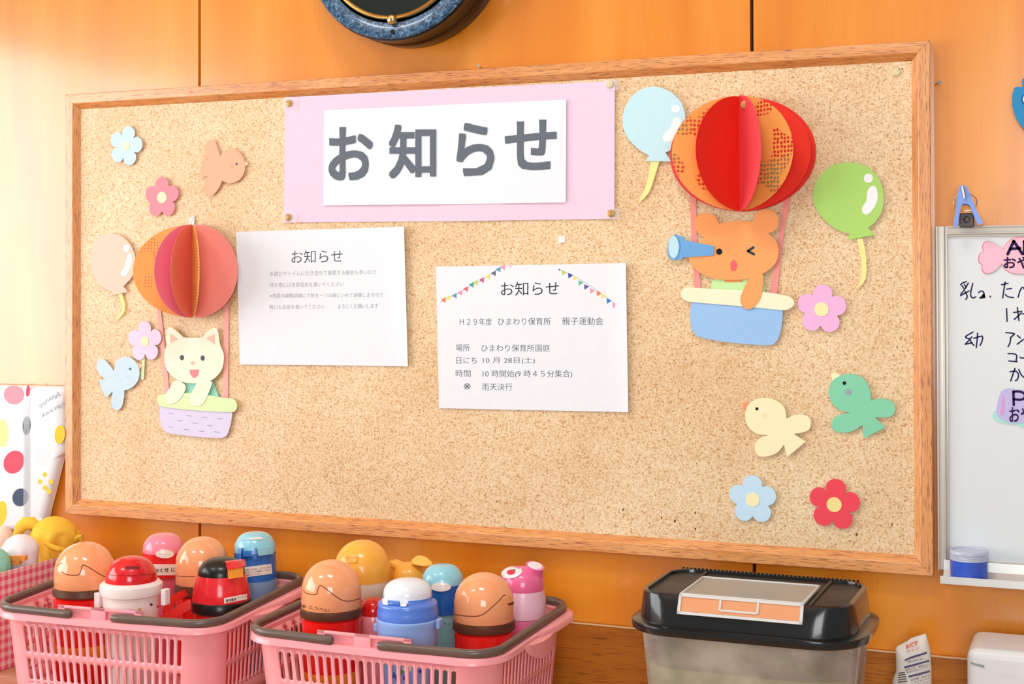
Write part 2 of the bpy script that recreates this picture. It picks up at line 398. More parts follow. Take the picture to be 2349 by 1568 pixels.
hd = empty('header_banner', place(ZN, (1032, 505)), 'pink banner with four large grey Japanese characters on white sheets', 'banner')
sheet_obj('backing_sheet', ZN, [(655, 223), (1052, 202.5), (1052, 507), (652, 510)], -.0014, PINKP, hd, curl=lambda u, v: .0015*(1-u)**6+.0008*sin(u*7)*sin(v*3)**2)
sheet_obj('backing_sheet', ZN, [(1010, 204.8), (1411, 185.5), (1410, 501.6), (1010, 507.5)], -.0022, PINKP, hd, curl=lambda u, v: .0016*u**8+.0006*sin(u*6))
sheet_obj('white_sheet', ZN, [(743, 252.6), (1151, 234.6), (1150, 466.5), (742, 471)], -.0042, WHITE, hd)
sheet_obj('white_sheet', ZN, [(1147, 234.8), (1299, 228), (1298, 464), (1147, 466.6)], -.0046, WHITE, hd)
for ch, l, r_, t, b_ in (('お', 333, 632, 385, 745), ('知', 740, 1058, 368, 732), ('ら', 1195, 1450, 357, 715), ('せ', 1520, 1870, 335, 675)):
    text('character', ch, ZC, (l, r_, t, b_), plane(-.0051), GREY, hd, off=.022)
for x, y in ((663, 237), (661, 498), (1399, 194), (1402, 489)):
    c = PY(x, y, -.0036)
    sheet_obj('tape', ZN, [(x-14, y-12), (x+20, y-10), (x+18, y+13), (x-14, y+12)], -.0046, TAPE, hd, nx=3, ny=3)
def tack(x, y, Y, label, m=BRASS, r_=.0055):
    c = PY(x, y, Y); o = empty('thumbtack', (c.x, Y, c.z), label, 'thumbtack', 'round thumbtacks in the cork board')
    lathe('tack_head', [(.0001, Y-.0017), (r_*.8, Y-.0016), (r_*.96, Y-.0011), (r_, Y-.0003), (r_, Y), (.0001, Y)], c.x, c.z, m, o, 28, axis='y')
    lathe('needle', [(.0005, Y), (.0005, .004), (.0001, .0055)], c.x, c.z, mat('steel', 'c0c0c0', .25, .03, metal=1), o, 8, axis='y')
tack(663, 237, -.0047, 'brass thumbtack in the upper left corner of the pink banner')
tack(661, 498, -.0047, 'brass thumbtack in the lower left corner of the pink banner')
tack(1399, 193, -.0047, 'cream thumbtack in the upper right corner of the pink banner', mat('cream_tack', 'd9cf9e', .4, .05, 60))
tack(1402, 489, -.0047, 'brass thumbtack in the lower right corner of the pink banner')
tack(2057, 166, -.0006, 'pale yellow thumbtack alone in the top right corner of the cork', mat('cream_tack', 'd9cf9e'), .0050)

n1 = empty('notice_sheet', place(ZN, (743, 837)), 'white notice sheet with a small headline and four faint lines beside the pink paper balloon', 'notice')
sheet_obj('paper_sheet', ZD, [(35, 137), (1705, 85), (1735, 1478), (48, 1462)], -.0015, WHITE, n1, curl=lambda u, v: .006*max(0, (u-.9)/.1)**2*(1-.5*v)+.007*max(0, (.12-u)/.12)**2*(1-v)+.001)
text('headline', 'お知らせ', ZD, [(560, 322), (1072, 314), (1072, 442), (560, 452)], plane(-.0027), ink('454b56'), n1, off=-.006)
FAINT = ink('8f939a')
for s, q in (('水遊びやトイレに行き自分で着脱する機会も多いので', [(342, 532), (1408, 514), (1408, 562), (342, 580)]),
             ('持ち物には全部名前を書いてください', [(342, 644), (1078, 636), (1078, 682), (342, 690)]),
             ('※地震の避難訓練にて靴を一つの袋にいれて避難しますので', [(342, 754), (1475, 744), (1475, 788), (342, 797)]),
             ('靴にも名前を書いてください', [(342, 868), (890, 862), (890, 905), (342, 910)]),
             ('よろしくお願いします', [(1022, 860), (1425, 854), (1425, 900), (1022, 905)])):
    text('text_line', s, ZD, q, plane(-.0027), FAINT, n1, off=-.010)
n2 = empty('notice_sheet', place(ZN, (1225, 940)), 'white notice sheet with printed bunting and event details in the middle of the board', 'notice')
sheet_obj('paper_sheet', ZE, [(85, 130), (1888, 95), (1912, 1505), (115, 1468)], -.0015, WHITE, n2, curl=lambda u, v: .001+.003*max(0, (u-.93)/.07)**2)
text('headline', 'お知らせ', ZE, [(697, 274), (1248, 267), (1248, 398), (697, 406)], plane(-.0027), ink('2e3540'), n2, off=-.004)
INK2 = ink('4a505a')
for s, q in (('Ｈ２９年度', (308, 610, 616, 684)), ('ひまわり保育所', (670, 1168, 612, 682)), ('親子運動会', (1278, 1665, 608, 680)),
             ('場所', (270, 402, 862, 930)), ('ひまわり保育所園庭', (512, 1160, 865, 932)), ('日にち', (275, 468, 985, 1048)),
             ('10 月 28日(土)', (527, 1018, 985, 1052)), ('時間', (270, 410, 1105, 1172)), ('10 時開始(9 時４５分集合)', (525, 1372, 1108, 1185)),
             ('※', (345, 410, 1230, 1292)), ('雨天決行', (520, 805, 1233, 1300))):
    text('text_line', s, ZE, q, plane(-.0027), INK2, n2, off=-.009)
fc = {'o': 'f0824a', 'y': 'f2dc7a', 'b': '5f9cc0', 'p': 'f09ab4', 'r': 'f0616e', 'g': '4fa58a', 'l': 'b9d36a', 'm': 'c45f95', 'k': '6b6b7a', 'n': '3c4aa8', 't': '6cc0a8', 'v': '5d5c9c', 'u': '4d82c8'}
keys = list(fc)
def flag(x, y, k, ang, s=26):
    pts = [(-s, -s*.8), (s, -s*.8), (0, s)]
    q = [PY(*z2p(ZE, (x+px*cos(ang)-py*sin(ang), y+px*sin(ang)+py*cos(ang))), -.0027) for px, py in pts]
    v, f = prism_xz([(p.x, p.z) for p in q], -.0027, -.0025); mesh('printed_flag', v, f, ink(fc[k]), n2)
for x, y, k in ((160, 450, 'o'), (205, 428, 'y'), (265, 408, 'b'), (318, 380, 'p'), (372, 345, 'r'), (425, 305, 'g'), (465, 283, 'l'), (522, 260, 'm'), (580, 230, 'y'), (635, 196, 'k'), (680, 160, 'b'), (722, 140, 'p')): flag(x, y, k, -.5)
flag(785, 128, 'p', -.4, 11)
for x, y, k in ((1288, 190, 'l'), (1348, 217, 'n'), (1393, 240, 'y'), (1445, 287, 't'), (1500, 325, 'v'), (1555, 362, 'p'), (1618, 387, 'o'), (1663, 412, 'y'), (1712, 458, 'u'), (1770, 499, 'p'), (1828, 532, 'r')): flag(x, y, k, .45)
flag(1250, 160, 'n', .4, 9); flag(1878, 560, 't', .45, 14)
strokes('bunting_string', ZE, [[(118, 468), (300, 375), (550, 235), (700, 135)], [(1245, 155), (1400, 225), (1600, 350), (1850, 530)]], 4, -.00265, ink('a0a6a0'), n2)
ts = tag(sheet_obj('tape_scrap', ZN, [(1281, 542), (1296, 540), (1297, 556), (1283, 557)], -.0009, mat('white_tape', 'f4f1ea', .3, .05, 60, coat=.3), None, nx=4, ny=4, curl=lambda u, v: .001*sin(u*3)), 'tiny scrap of white tape stuck on the cork above the bunting notice', 'tape')

# ------------------------------------------------------------------ paper cut-outs on the cork
def flower(zf, c, Rpx, phi, cr, col, ccol, label, stem=None, group='paper flowers on the cork board', inner=.58):
    px, py = z2p(zf, c); Y = -.0045
    o = empty('paper_flower', place(ZN, (px, py)), label, 'paper flower', group)
    C0 = PY(px, py, Y); s = depth(C0)/F; Rm = Rpx*s
    xz = []
    for k in range(90):
        a = 2*pi*k/90; w = abs(cos(2.5*(a-R(phi))))**.55; r_ = Rm*(inner+(1-inner)*w); xz.append((C0.x+r_*cos(a), C0.z+r_*sin(a)))
    v, f = prism_xz(xz, Y, Y+.0008, (C0.x, C0.z, 0)); mesh('petals', v, f, paper(col), o)
    rr = cr*s; xz = [(C0.x+rr*cos(2*pi*k/28), C0.z+rr*sin(2*pi*k/28)) for k in range(28)]
    v, f = prism_xz(xz, Y-.0006, Y); mesh('flower_centre', v, f, paper(ccol), o)
    if stem: cutout('stem', zf, stem, Y+.0016, paper('cfe6b8'), o, th=.0006, sm=False)
    return o
flower(ZA, (905, 580), 46, 4, 11, 'c8e4f3', 'f9f2c8', 'pale blue paper flower nearest the top left corner of the cork')
flower(ZA, (1165, 950), 47, 90, 13, 'f3929f', 'fbf3c4', 'pink paper flower between the pale blue flower and the peach bird')
flower(ZB, (442, 880), 47, 92, 11, 'f3d8f0', 'fbf3c4', 'lilac paper flower on a green stem above the pale blue bird', stem=[(424, 985), (443, 985), (436, 1132), (416, 1132)])
flower(ZG, (1613, 1045), 57, 86, 16, 'f0b9e2', 'fbf0b0', 'pink-lilac paper flower right of the bear basket')
flower(ZH, (308, 1160), 56, 90, 16, 'c6e4f5', 'f8efbc', 'light blue paper flower at the bottom right of the board')
flower(ZH, (975, 1200), 59, 84, 17, 'ef4a58', 'f7e292', 'red paper flower at the bottom right corner of the board')

def disc(name, zf, c, rx, ry, Y, m, parent, th=.0003): return cutout(name, zf, ell(c[0], c[1], rx, ry), Y, m, parent, th=th, sm=False)
EYE = ink('1c1c20')
def bird(zf, body, beak, eye, er, cheek, cr, col, bcol, ccol, label, eyem=EYE):
    Y = -.0045; cx = sum(p[0] for p in body)/len(body); cy = sum(p[1] for p in body)/len(body)
    o = empty('paper_bird', place(zf, (cx, cy)), label, 'paper bird', 'paper birds on the cork board')
    cutout('body', zf, body, Y, paper(col), o, th=.0008, back=0)
    cutout('beak', zf, beak, Y+.0012, paper(bcol), o, th=.0006, sm=False)
    disc('eye', zf, eye, er, er, Y-.0002, eyem, o)
    disc('cheek', zf, cheek, cr, cr*.95, Y-.0002, paper(ccol), o)
bird(ZA, [(1585, 655, 1), (1612, 617), (1660, 600), (1712, 617), (1750, 665), (1762, 722), (1755, 775), (1725, 820), (1675, 845), (1630, 842), (1598, 828, 1), (1575, 880), (1530, 932), (1490, 927), (1465, 890), (1470, 840), (1495, 795, 1), (1447, 802, 1), (1444, 735), (1462, 655, 1), (1500, 683, 1), (1480, 640), (1480, 570), (1510, 532), (1545, 543), (1565, 595)],
     [(1745, 672), (1783, 706), (1750, 748)], (1702, 709), 9, (1668, 730), 15, 'ffb594', 'faecc0', 'f3a59a', 'peach paper bird right of the pale blue flower, facing right', ink('6a6470'))
bird(ZB, [(235, 1075, 1), (250, 1020), (290, 985), (340, 985), (385, 1020), (406, 1075), (400, 1130), (370, 1175), (330, 1200), (305, 1203, 1), (303, 1250), (290, 1310), (262, 1337), (232, 1325), (217, 1285), (228, 1212, 1), (183, 1255, 1), (155, 1195), (137, 1133, 1), (180, 1132, 1), (135, 1090), (122, 1040), (135, 1000), (170, 1000), (205, 1035)],
     [(378, 1012), (427, 1035), (400, 1082)], (344, 1062), 8, (315, 1110), 14, 'cbe2ee', 'f4c9a2', 'cbdcf2', 'pale blue paper bird holding the stem of the lilac flower', ink('6a6a80'))
bird(ZH, [(585, 497, 1), (575, 430), (545, 380), (490, 345), (420, 328), (350, 335), (290, 365), (255, 420), (247, 480), (262, 550), (300, 595), (360, 625), (440, 632, 1), (380, 650), (335, 690), (325, 740), (345, 795), (400, 808), (470, 795), (520, 765), (563, 712, 1), (590, 812, 1), (742, 686, 1), (645, 622, 1), (720, 610), (770, 585), (785, 535), (765, 485), (715, 465), (650, 468)],
     [(230, 368), (300, 366), (262, 410), (233, 432)], (343, 418), 13, (405, 475), 22, 'f9eec2', 'f29a6c', 'f7dfbe', 'cream yellow paper bird with an orange beak below the bear basket')
bird(ZH, [(1275, 350, 1), (1268, 270), (1235, 195), (1180, 150), (1110, 133), (1030, 145), (965, 185), (933, 250), (935, 320), (970, 390), (1030, 430), (1105, 450, 1), (1030, 465), (975, 490), (953, 545), (975, 595), (1050, 612), (1130, 597), (1205, 550, 1), (1218, 658, 1), (1393, 570, 1), (1308, 487, 1), (1390, 488), (1445, 475), (1475, 430), (1460, 375), (1410, 342), (1340, 335)],
     [(948, 130), (985, 120), (1035, 150), (962, 200)], (1058, 207), 15, (1090, 282), 28, '86d3ac', 'fbf0c2', '98a8b8', 'green paper bird with a cream beak at the right edge of the board')

def balloon(zf, body, h1, h2, string, col, label, szf=None):
    Y = -.0050; cx, cy = body[0][:2]
    o = empty('paper_balloon', place(zf, (cx, cy)), label, 'paper balloon', 'paper balloons on the cork board')
    cutout('balloon_body', zf, body, Y, paper(col), o, th=.0008, back=0)
    hm = paper('f4f6f6', 'white_highlight_paper')
    disc('highlight', zf, h1[:2], h1[2], h1[3], Y-.0003, hm, o)
    cutout('highlight', zf, h2, Y-.0003, hm, o, th=.0003)
    cutout('balloon_string', szf or zf, string, Y+.0016, paper('f6ec9a'), o, th=.0006)
balloon(ZF, [(315, 69), (400, 72), (490, 110), (560, 170), (600, 250), (613, 340), (600, 430), (560, 520), (505, 575), (450, 605, 1), (497, 677, 1), (285, 673, 1), (318, 628, 1), (250, 590), (170, 520), (115, 430), (100, 330), (118, 240), (165, 160), (235, 98)], (535, 247, 35, 32),
        [(515, 335), (545, 320), (573, 335), (572, 400), (545, 470), (500, 510), (450, 515), (428, 490), (440, 450), (490, 405)],
        [(330, 672, 1), (402, 672, 1), (375, 760), (340, 870), (305, 945), (220, 1027, 1), (275, 920), (305, 820)], 'c2e8f0', 'light blue paper balloon between the pink banner and the red hot-air balloon')
def p2(zs, pts, zd):  # change of measuring frame
    return [((zs[0]+p[0]*zs[2]-zd[0])/zd[2], (zs[1]+p[1]*zs[2]-zd[1])/zd[2])+tuple(p[2:]) for p in pts]
gb = [(1940, 683), (2040, 697), (2130, 745), (2200, 830), (2230, 930), (2230, 1020)]+p2(ZG, [(2190, 110), (2130, 205), (2060, 262, 1), (2127, 330, 1), (1862, 378, 1), (1882, 315, 1), (1790, 290), (1690, 230), (1600, 140), (1548, 50)], ZF)+[(1655, 940), (1680, 840), (1740, 760), (1830, 703)]
balloon(ZF, gb, (2107, 813, 37, 38), [(2130, 880), (2165, 885), (2183, 940), (2175, 1010), (2130, 1085), (2090, 1110), (2060, 1095), (2058, 1050), (2090, 1000), (2100, 920)],
        [(1953, 366, 1), (2010, 362, 1), (2040, 520), (2045, 680), (2022, 780), (1940, 852, 1), (1985, 770), (2000, 650), (1985, 520)], 'aedb72', 'green paper balloon near the right edge of the board', szf=ZG)
balloon(ZB, [(225, 160), (290, 180), (345, 235), (375, 310), (378, 380), (355, 450), (300, 512, 1), (328, 550, 1), (205, 575, 1), (225, 547, 1), (150, 510), (100, 440), (77, 350), (90, 260), (130, 195), (178, 165)], (320, 258, 20, 27),
        [(330, 300), (352, 305), (353, 360), (325, 430), (295, 445), (282, 425), (305, 385)],
        [(262, 562, 1), (290, 558, 1), (310, 640), (295, 700), (232, 752, 1), (280, 695), (292, 640)], 'ffcfbb', 'peach paper balloon left of the striped hot-air balloon')

# ------------------------------------------------------------------ hot-air balloons of folded paper leaves
def dots_mat(name, base, c1, c2, sc=175, thr=.36):
    m = bpy.data.materials.new(name); m.use_nodes = True; nt = m.node_tree; L = nt.links; bs = nt.nodes['Principled BSDF']
    tc = nt.nodes.new('ShaderNodeTexCoord'); v = nt.nodes.new('ShaderNodeTexVoronoi'); v.inputs['Scale'].default_value = sc; v.inputs['Randomness'].default_value = .25
    v.voronoi_dimensions = '2D'; L.new(tc.outputs['UV'], v.inputs['Vector'])
    lt = nt.nodes.new('ShaderNodeMath'); lt.operation = 'LESS_THAN'; lt.inputs[1].default_value = thr; L.new(v.outputs['Distance'], lt.inputs[0])
    n = nt.nodes.new('ShaderNodeTexNoise'); n.inputs['Scale'].default_value = 24; n.inputs['Detail'].default_value = 0; L.new(tc.outputs['Object'], n.inputs['Vector'])
    g_ = nt.nodes.new('ShaderNodeMath'); g_.operation = 'GREATER_THAN'; g_.inputs[1].default_value = .56; L.new(n.outputs[0], g_.inputs[0])
    mu = nt.nodes.new('ShaderNodeMath'); mu.operation = 'MULTIPLY'; L.new(lt.outputs[0], mu.inputs[0]); L.new(g_.outputs[0], mu.inputs[1])
    n2_ = nt.nodes.new('ShaderNodeTexNoise'); n2_.inputs['Scale'].default_value = 14; L.new(tc.outputs['Object'], n2_.inputs['Vector'])
    cr_ = ramp(nt, n2_.outputs[0], [(.48, c1), (.56, c2)])
    mx = nt.nodes.new('ShaderNodeMix'); mx.data_type = 'RGBA'; mx.inputs[6].default_value = (*lin(base), 1)
    L.new(mu.outputs[0], mx.inputs[0]); L.new(cr_, mx.inputs[7]); L.new(mx.outputs[2], bs.inputs['Base Color']); bs.inputs['Roughness'].default_value = .7
    return m
ORP = dots_mat('orange_dotted_paper', 'fbb058', 'd8321c', '9a9260'); ORP2 = dots_mat('pale_orange_dotted_paper', 'fcc468', 'e88a58', 'b08a70', 200, .24)
def leaf(X, Y, Zc, Rx, Rz, deg, m, parent, bend=.0, n=24, th=.0005, droop=0):
    """half ellipse hinged on the vertical spine at (X, Y), turned deg from the +X wall direction"""
    t = R(deg); d = Vector((cos(t), -sin(t), 0)); nr = Vector((sin(t), cos(t), 0)); V = []; Fc = []; mcols = 8
    rows = []
    for i in range(n+1):
        a = -pi/2+pi*i/n; row = []
        for j in range(mcols+1):
            u = j/mcols; rr = Rx*cos(a)*u
            p = Vector((X, Y, Zc+Rz*sin(a)*(1-.0*u)))+d*rr+nr*(bend*(rr/Rx)**2*Rx)
            row.append(p)
        rows.append(row)
    for s in (0, 1):
        for row in rows:
            for p in row: V.append(p+nr*th*s)
    k = mcols+1; o = (n+1)*k
    for i in range(n):
        for j in range(mcols):
            a = i*k+j; Fc.append((a, a+1, a+k+1, a+k)); Fc.append((o+a, o+a+k, o+a+k+1, o+a+1))
        a = i*k+mcols; Fc.append((a, o+a, o+a+k, a+k))
    lf = mesh('balloon_leaf', V, Fc, m, parent, smooth=True, sharp=60)
    uv = lf.data.uv_layers.new(name='UVMap')
    for lp in lf.data.loops:
        i = lp.vertex_index % o; r_, j = divmod(i, k); a = -pi/2+pi*r_/n; uv.data[lp.index].uv = (Rx*cos(a)*j/mcols+deg*.01, Rz*sin(a)+.5)
    return lf
def back_disc(c, rx, rz, m, parent, Y=-.0035):
    v, f = prism_xz([(c[0]+rx*cos(2*pi*k/64), c[1]+rz*sin(2*pi*k/64)) for k in range(64)], Y, Y+.0008, (c[0], c[1], 0)); return mesh('balloon_back', v, f, m, parent)

RED1 = paper('ee2c1c', 'bright_red_paper'); RED2 = paper('f2382a', 'red_paper'); RPK = paper('ee4a52', 'red_paper_pink_tone')
ra = empty('paper_hot_air_balloon', place(ZN, (1692, 785)), 'large red and orange paper hot-air balloon carrying a bear with a telescope', 'paper hot-air balloon')
sx, sy, sz = 1.1460, -.020, .5590
back_disc((1.1480, .559), .0995, .0785, RED2, ra)
leaf(sx, -.006, sz, .0975, .0785, 6, RED2, ra)
leaf(sx, sy, sz, .094, .078, 147, ORP, ra, bend=-.05)
leaf(sx, sy, sz, .092, .078, 112, RED1, ra, bend=-.05)
leaf(sx, sy, sz, .092, .079, 60, RPK, ra, bend=.02)  # pink tone paints the reflection on this red front leaf into its paper
leaf(sx, sy, sz, .094, .078, 32, ORP, ra, bend=.06)
leaf(sx, -.008, sz, .098, .078, 172, RPK, ra)
ROPE = paper('f59a94', 'coral_paper')
cutout('rope', ZG, [(343, -60, 1), (403, -60, 1), (415, 380), (452, 850, 1), (390, 850, 1), (365, 400)], -.0018, ROPE, ra, th=.0005)
cutout('rope', ZG, [(1262, -60, 1), (1325, -60, 1), (1285, 120), (1240, 400), (1185, 900, 1), (1115, 900, 1), (1190, 420), (1230, 120)], -.0018, ROPE, ra, th=.0005)
YB = -.0065
bear = cutout('bear_head', ZG, [(625, 222, 1), (720, 200), (840, 192), (957, 205, 1), (965, 140), (1010, 97), (1080, 80), (1150, 100), (1195, 160), (1197, 230), (1162, 290), (1102, 315, 1), (1165, 375), (1197, 450), (1192, 550), (1150, 625), (1060, 695), (950, 740), (800, 762), (620, 755), (500, 725), (400, 660), (345, 580), (335, 500), (400, 425), (485, 350, 1), (425, 310), (392, 240), (400, 170), (450, 130), (520, 120), (588, 155)], YB, paper('fba765'), ra, th=.0008, back=0)
disc('eye', ZG, (628, 490), 30, 30, YB-.0002, EYE, bear)
strokes('winking_eye', ZG, [[(962, 515), (905, 486)], [(905, 484), (956, 450)]], 22, YB-.0003, ink('3a3c42'), bear)
strokes('nose', ZG, [[(750, 520), (768, 529), (790, 520), (796, 505)]], 5, YB-.0003, ink('e89a70'), bear)
disc('mouth', ZG, (768, 625), 33, 55, YB-.0002, paper('f0686c'), bear)
cutout('shirt', ZG, [(600, 736, 1), (670, 740, 1), (690, 785, 1), (850, 780, 1), (855, 740, 1), (920, 740), (1055, 715, 1), (1072, 900, 1), (545, 870, 1), (558, 780)], YB+.003, paper('c9efa8'), ra, th=.0008)
cutout('neck', ZG, [(665, 740, 1), (860, 740, 1), (850, 782, 1), (685, 785, 1)], YB+.0026, paper('f9a05c'), ra, th=.0004)
cutout('basket_body', ZG, [(358, 960, 1), (1240, 1030, 1), (1236, 1150), (1215, 1270), (1170, 1365), (1090, 1390), (850, 1376), (600, 1345), (430, 1305), (367, 1240), (348, 1100)], YB+.0015, paper('9cc5f0'), ra, th=.0016, back=0)
cutout('basket_rim', ZG, [(330, 836), (600, 850), (1000, 872), (1230, 905), (1312, 928), (1348, 970), (1340, 1012), (1290, 1045), (1230, 1052), (900, 1020), (600, 995), (350, 972), (282, 945), (256, 900), (278, 856)], YB-.0003, paper('fbf2d0'), ra, th=.001)
cutout('arm', ZG, [(918, 740), (985, 728), (1048, 712), (1042, 870), (1010, 965), (950, 1030), (890, 1042), (842, 1000), (832, 930), (860, 860)], YB-.0012, paper('fba765'), ra, th=.0008)
tel = cutout('telescope', ZG, [(205, 325, 1), (288, 350, 1), (300, 380, 1), (577, 438, 1), (573, 527, 1), (278, 545, 1), (270, 562, 1), (185, 570), (140, 535), (133, 440), (155, 365)], YB-.0016, paper('6fabdf'), ra, th=.0012)
disc('lens', ZG, (190, 445), 50, 108, YB-.0018, paper('bfe6f2'), tel)
strokes('edge_fold', ZG, [[(205, 330), (245, 400), (248, 470), (215, 560)]], 6, YB-.0019, ink('4c8cc4'), tel)
tag(ra, None)
tack(1708, 240, -.0450+.0015, 'brass thumbtack at the top of the red paper hot-air balloon')

la = empty('paper_hot_air_balloon', place(ZN, (445, 1000)), 'pink and orange paper hot-air balloon carrying a white cat', 'paper hot-air balloon')
sx, sy, sz = .2550, -.014, .4030
COR = paper('fc8474', 'coral_red_paper'); PKP = paper('fb8eaa', 'rose_paper'); PK2 = paper('fc9c94', 'salmon_paper')
leaf(sx, -.006, sz, .0855, .0748, 5, PK2, la)
leaf(sx, sy, sz, .0950, .0740, 128, ORP2, la)
leaf(sx, sy, sz, .0940, .0745, 93, PKP, la)
leaf(sx, sy, sz, .0920, .0745, 76, COR, la)
leaf(sx, sy, sz, .0900, .0735, 49.5, ORP2, la, bend=.02)
leaf(sx, sy, sz, .0800, .074, 172, PK2, la)
sheet_obj('tape', ZB, [(728, 62), (776, 38), (773, 104), (733, 108)], -.0022, mat('white_tape', 'f4f1ea'), la, nx=5, ny=5, curl=lambda u, v: .0015*sin(u*9+v*7))
cutout('rope', ZB, [(520, 640, 1), (546, 640, 1), (580, 960), (607, 1230, 1), (572, 1235, 1), (550, 960)], -.0018, paper('f9b3a8'), la, th=.0005)
cutout('rope', ZB, [(968, 560, 1), (1003, 560, 1), (998, 1000), (995, 1290, 1), (958, 1285, 1), (966, 1000)], -.0018, paper('f9b3a8'), la, th=.0005)
YB = -.0065
cat = cutout('cat_head', ZB, [(700, 852, 1), (760, 855), (825, 852, 1), (858, 812), (902, 788), (928, 808), (943, 900), (966, 960), (966, 1020), (950, 1075), (905, 1125), (850, 1150), (770, 1158), (690, 1148), (635, 1118), (590, 1070), (572, 1000), (575, 940), (587, 900), (582, 840), (600, 785), (645, 802)], YB, paper('f9f1d8'), la, th=.0008, back=0)
for q in ([(612, 828), (665, 862), (612, 892)], [(850, 857), (906, 828), (910, 902)]): cutout('inner_ear', ZB, q, YB-.0003, paper('f9c2ac'), cat, th=.0003, sm=False)
for q in ((689, 987), (827, 990)): disc('eye', ZB, q, 14, 18, YB-.0003, ink('5c5c66'), cat)
disc('nose', ZB, (760, 1024), 14, 12, YB-.0003, paper('f9bda6'), cat)
cutout('mouth', ZB, [(738, 1068, 1), (802, 1065, 1), (798, 1098), (775, 1122), (750, 1105)], YB-.0003, paper('ef8c92'), cat, th=.0003)
cutout('shirt', ZB, [(698, 1120, 1), (885, 1120, 1), (940, 1260, 1), (715, 1245, 1)], YB+.003, paper('9adcc2'), la, th=.0008, sm=False)
bas = cutout('basket_body', ZB, [(538, 1290, 1), (1025, 1325, 1), (1022, 1380), (1008, 1450), (980, 1512), (900, 1522), (700, 1505), (590, 1483), (550, 1430)], YB+.0015, paper('dcd6ee'), la, th=.0016, back=0)
strokes('stitches', ZB, [[(x-16, y-2), (x+16, y+2)] for x, y in ((615, 1360), (735, 1375), (838, 1385), (943, 1393), (676, 1406), (778, 1423), (876, 1440), (615, 1448), (717, 1465), (818, 1477), (922, 1482))], 4, YB+.0012, ink('9a9ab4'), bas)
cutout('basket_rim', ZB, [(550, 1232), (700, 1222), (850, 1235), (960, 1253), (1030, 1263), (1056, 1300), (1045, 1340), (1000, 1350), (800, 1340), (600, 1320), (538, 1303), (524, 1265), (530, 1242)], YB-.0003, paper('dcf0b8'), la, th=.001)
cutout('arm', ZB, [(645, 1140), (700, 1160), (712, 1200), (668, 1270), (612, 1298), (580, 1282), (580, 1235), (612, 1185)], YB-.0012, paper('f9f1d8'), la, th=.0008)
cutout('arm', ZB, [(800, 1148), (885, 1145), (872, 1210), (832, 1290), (790, 1311), (752, 1292), (745, 1240), (772, 1190)], YB-.0012, paper('f9f1d8'), la, th=.0008)

# ------------------------------------------------------------------ nails, clock, wall decoration
STEEL = mat('steel', 'c0c0c0', .25, .03, metal=1)
def nail(p, q, label):
    o = empty('nail', p, label, 'nail'); p = Vector(p); q = Vector(q); d = (q-p).normalized()
    v, f = tube_vf([p, q-d*.001], .0011, 10); mesh('shank', v, f, STEEL, o, True)
    v, f = tube_vf([q-d*.001, q], .0024, 14); mesh('nail_head', v, f, STEEL, o, True)
a = PY(1110, 158, WY); nail((a.x, WY, a.z), (a.x, WY-.020, a.z+.002), 'small steel nail in the wall above the board, below the clock')
a = PY(2137, 193, WY+.000); nail((BW+.004, WY, a.z-.001), (BW+.012, WY-.022, a.z-.001), 'small steel nail in the wall right of the board')

cx, cz, cr, yf, yb = .641, .889, .1502, -.060, WY-.0003
clk = empty('wall_clock', (cx, yb, cz-cr), 'round black wall clock with a blue marbled ring and a gold bezel above the board', 'clock')
def marble():
    m = bpy.data.materials.new('blue_marble'); m.use_nodes = True; nt = m.node_tree; L = nt.links; bs = nt.nodes['Principled BSDF']
    tc = nt.nodes.new('ShaderNodeTexCoord'); n = nt.nodes.new('ShaderNodeTexNoise'); n.inputs['Scale'].default_value = 150; n.inputs['Detail'].default_value = 4; n.inputs['Distortion'].default_value = 1.5
    L.new(tc.outputs['Object'], n.inputs['Vector'])
    L.new(ramp(nt, n.outputs[0], [(.36, '0a2238'), (.48, '234e70'), (.6, '4a7594'), (.72, '7f9fb4')]), bs.inputs['Base Color'])
    bs.inputs['Roughness'].default_value = .25; bs.inputs['Coat Weight'].default_value = .5; return m
BLK = mat('black_gloss', '0c0b0a', .3, .1, 30, coat=.15); GOLD = mat('gold', 'e6c27a', .2, .04, metal=1)
lathe('clock_case', [(.0001, yb), (cr-.001, yb), (cr, yb-.002), (cr, yf+.040), (cr-.0008, yf+.0385), (cr-.002, yf+.036), (cr-.001, yf+.003), (cr-.003, yf), (cr-.006, yf+.001), (.0001, yf+.001)], cx, cz, BLK, clk, 96, 'y')
lathe('marble_ring', [(.1225, yf+.001), (.1225, yf-.002), (.1240, yf-.003), (cr-.006, yf-.003), (cr-.0035, yf-.001), (cr-.0035, yf+.001)], cx, cz, marble(), clk, 96, 'y')
lathe('gold_bezel', [(.1125, yf-.001), (.1125, yf-.006), (.1140, yf-.0075), (.1158, yf-.006), (.1172, yf-.0068), (.1186, yf-.005), (.119, yf+.001)], cx, cz, GOLD, clk, 96, 'y')
lathe('dial', [(.0001, yf-.0015), (.1123, yf-.0015), (.1123, yf+.001)], cx, cz, mat('dark_dial', '10150e', .5, .5, 20), clk, 64, 'y')
gm = mat('clock_glass', '1c2a1c', .03, .02, 5, coat=1, alpha=.25)
lathe('glass', [(.1123, yf-.0040), (.085, yf-.0062), (.05, yf-.0080), (.0001, yf-.0085)], cx, cz, gm, clk, 64, 'y')
for nm, ang, ln, w_ in (('hour_hand', 60, .055, .004), ('minute_hand', 130, .085, .003)):
    a = R(ang); d = Vector((cos(a), 0, sin(a))); v, f = tube_vf([Vector((cx, yf-.003, cz))-d*.01, Vector((cx, yf-.003, cz))+d*ln], [w_, .001], 8); mesh(nm, v, f, GOLD, clk)
kb = PY(900, 45, yf-.006)
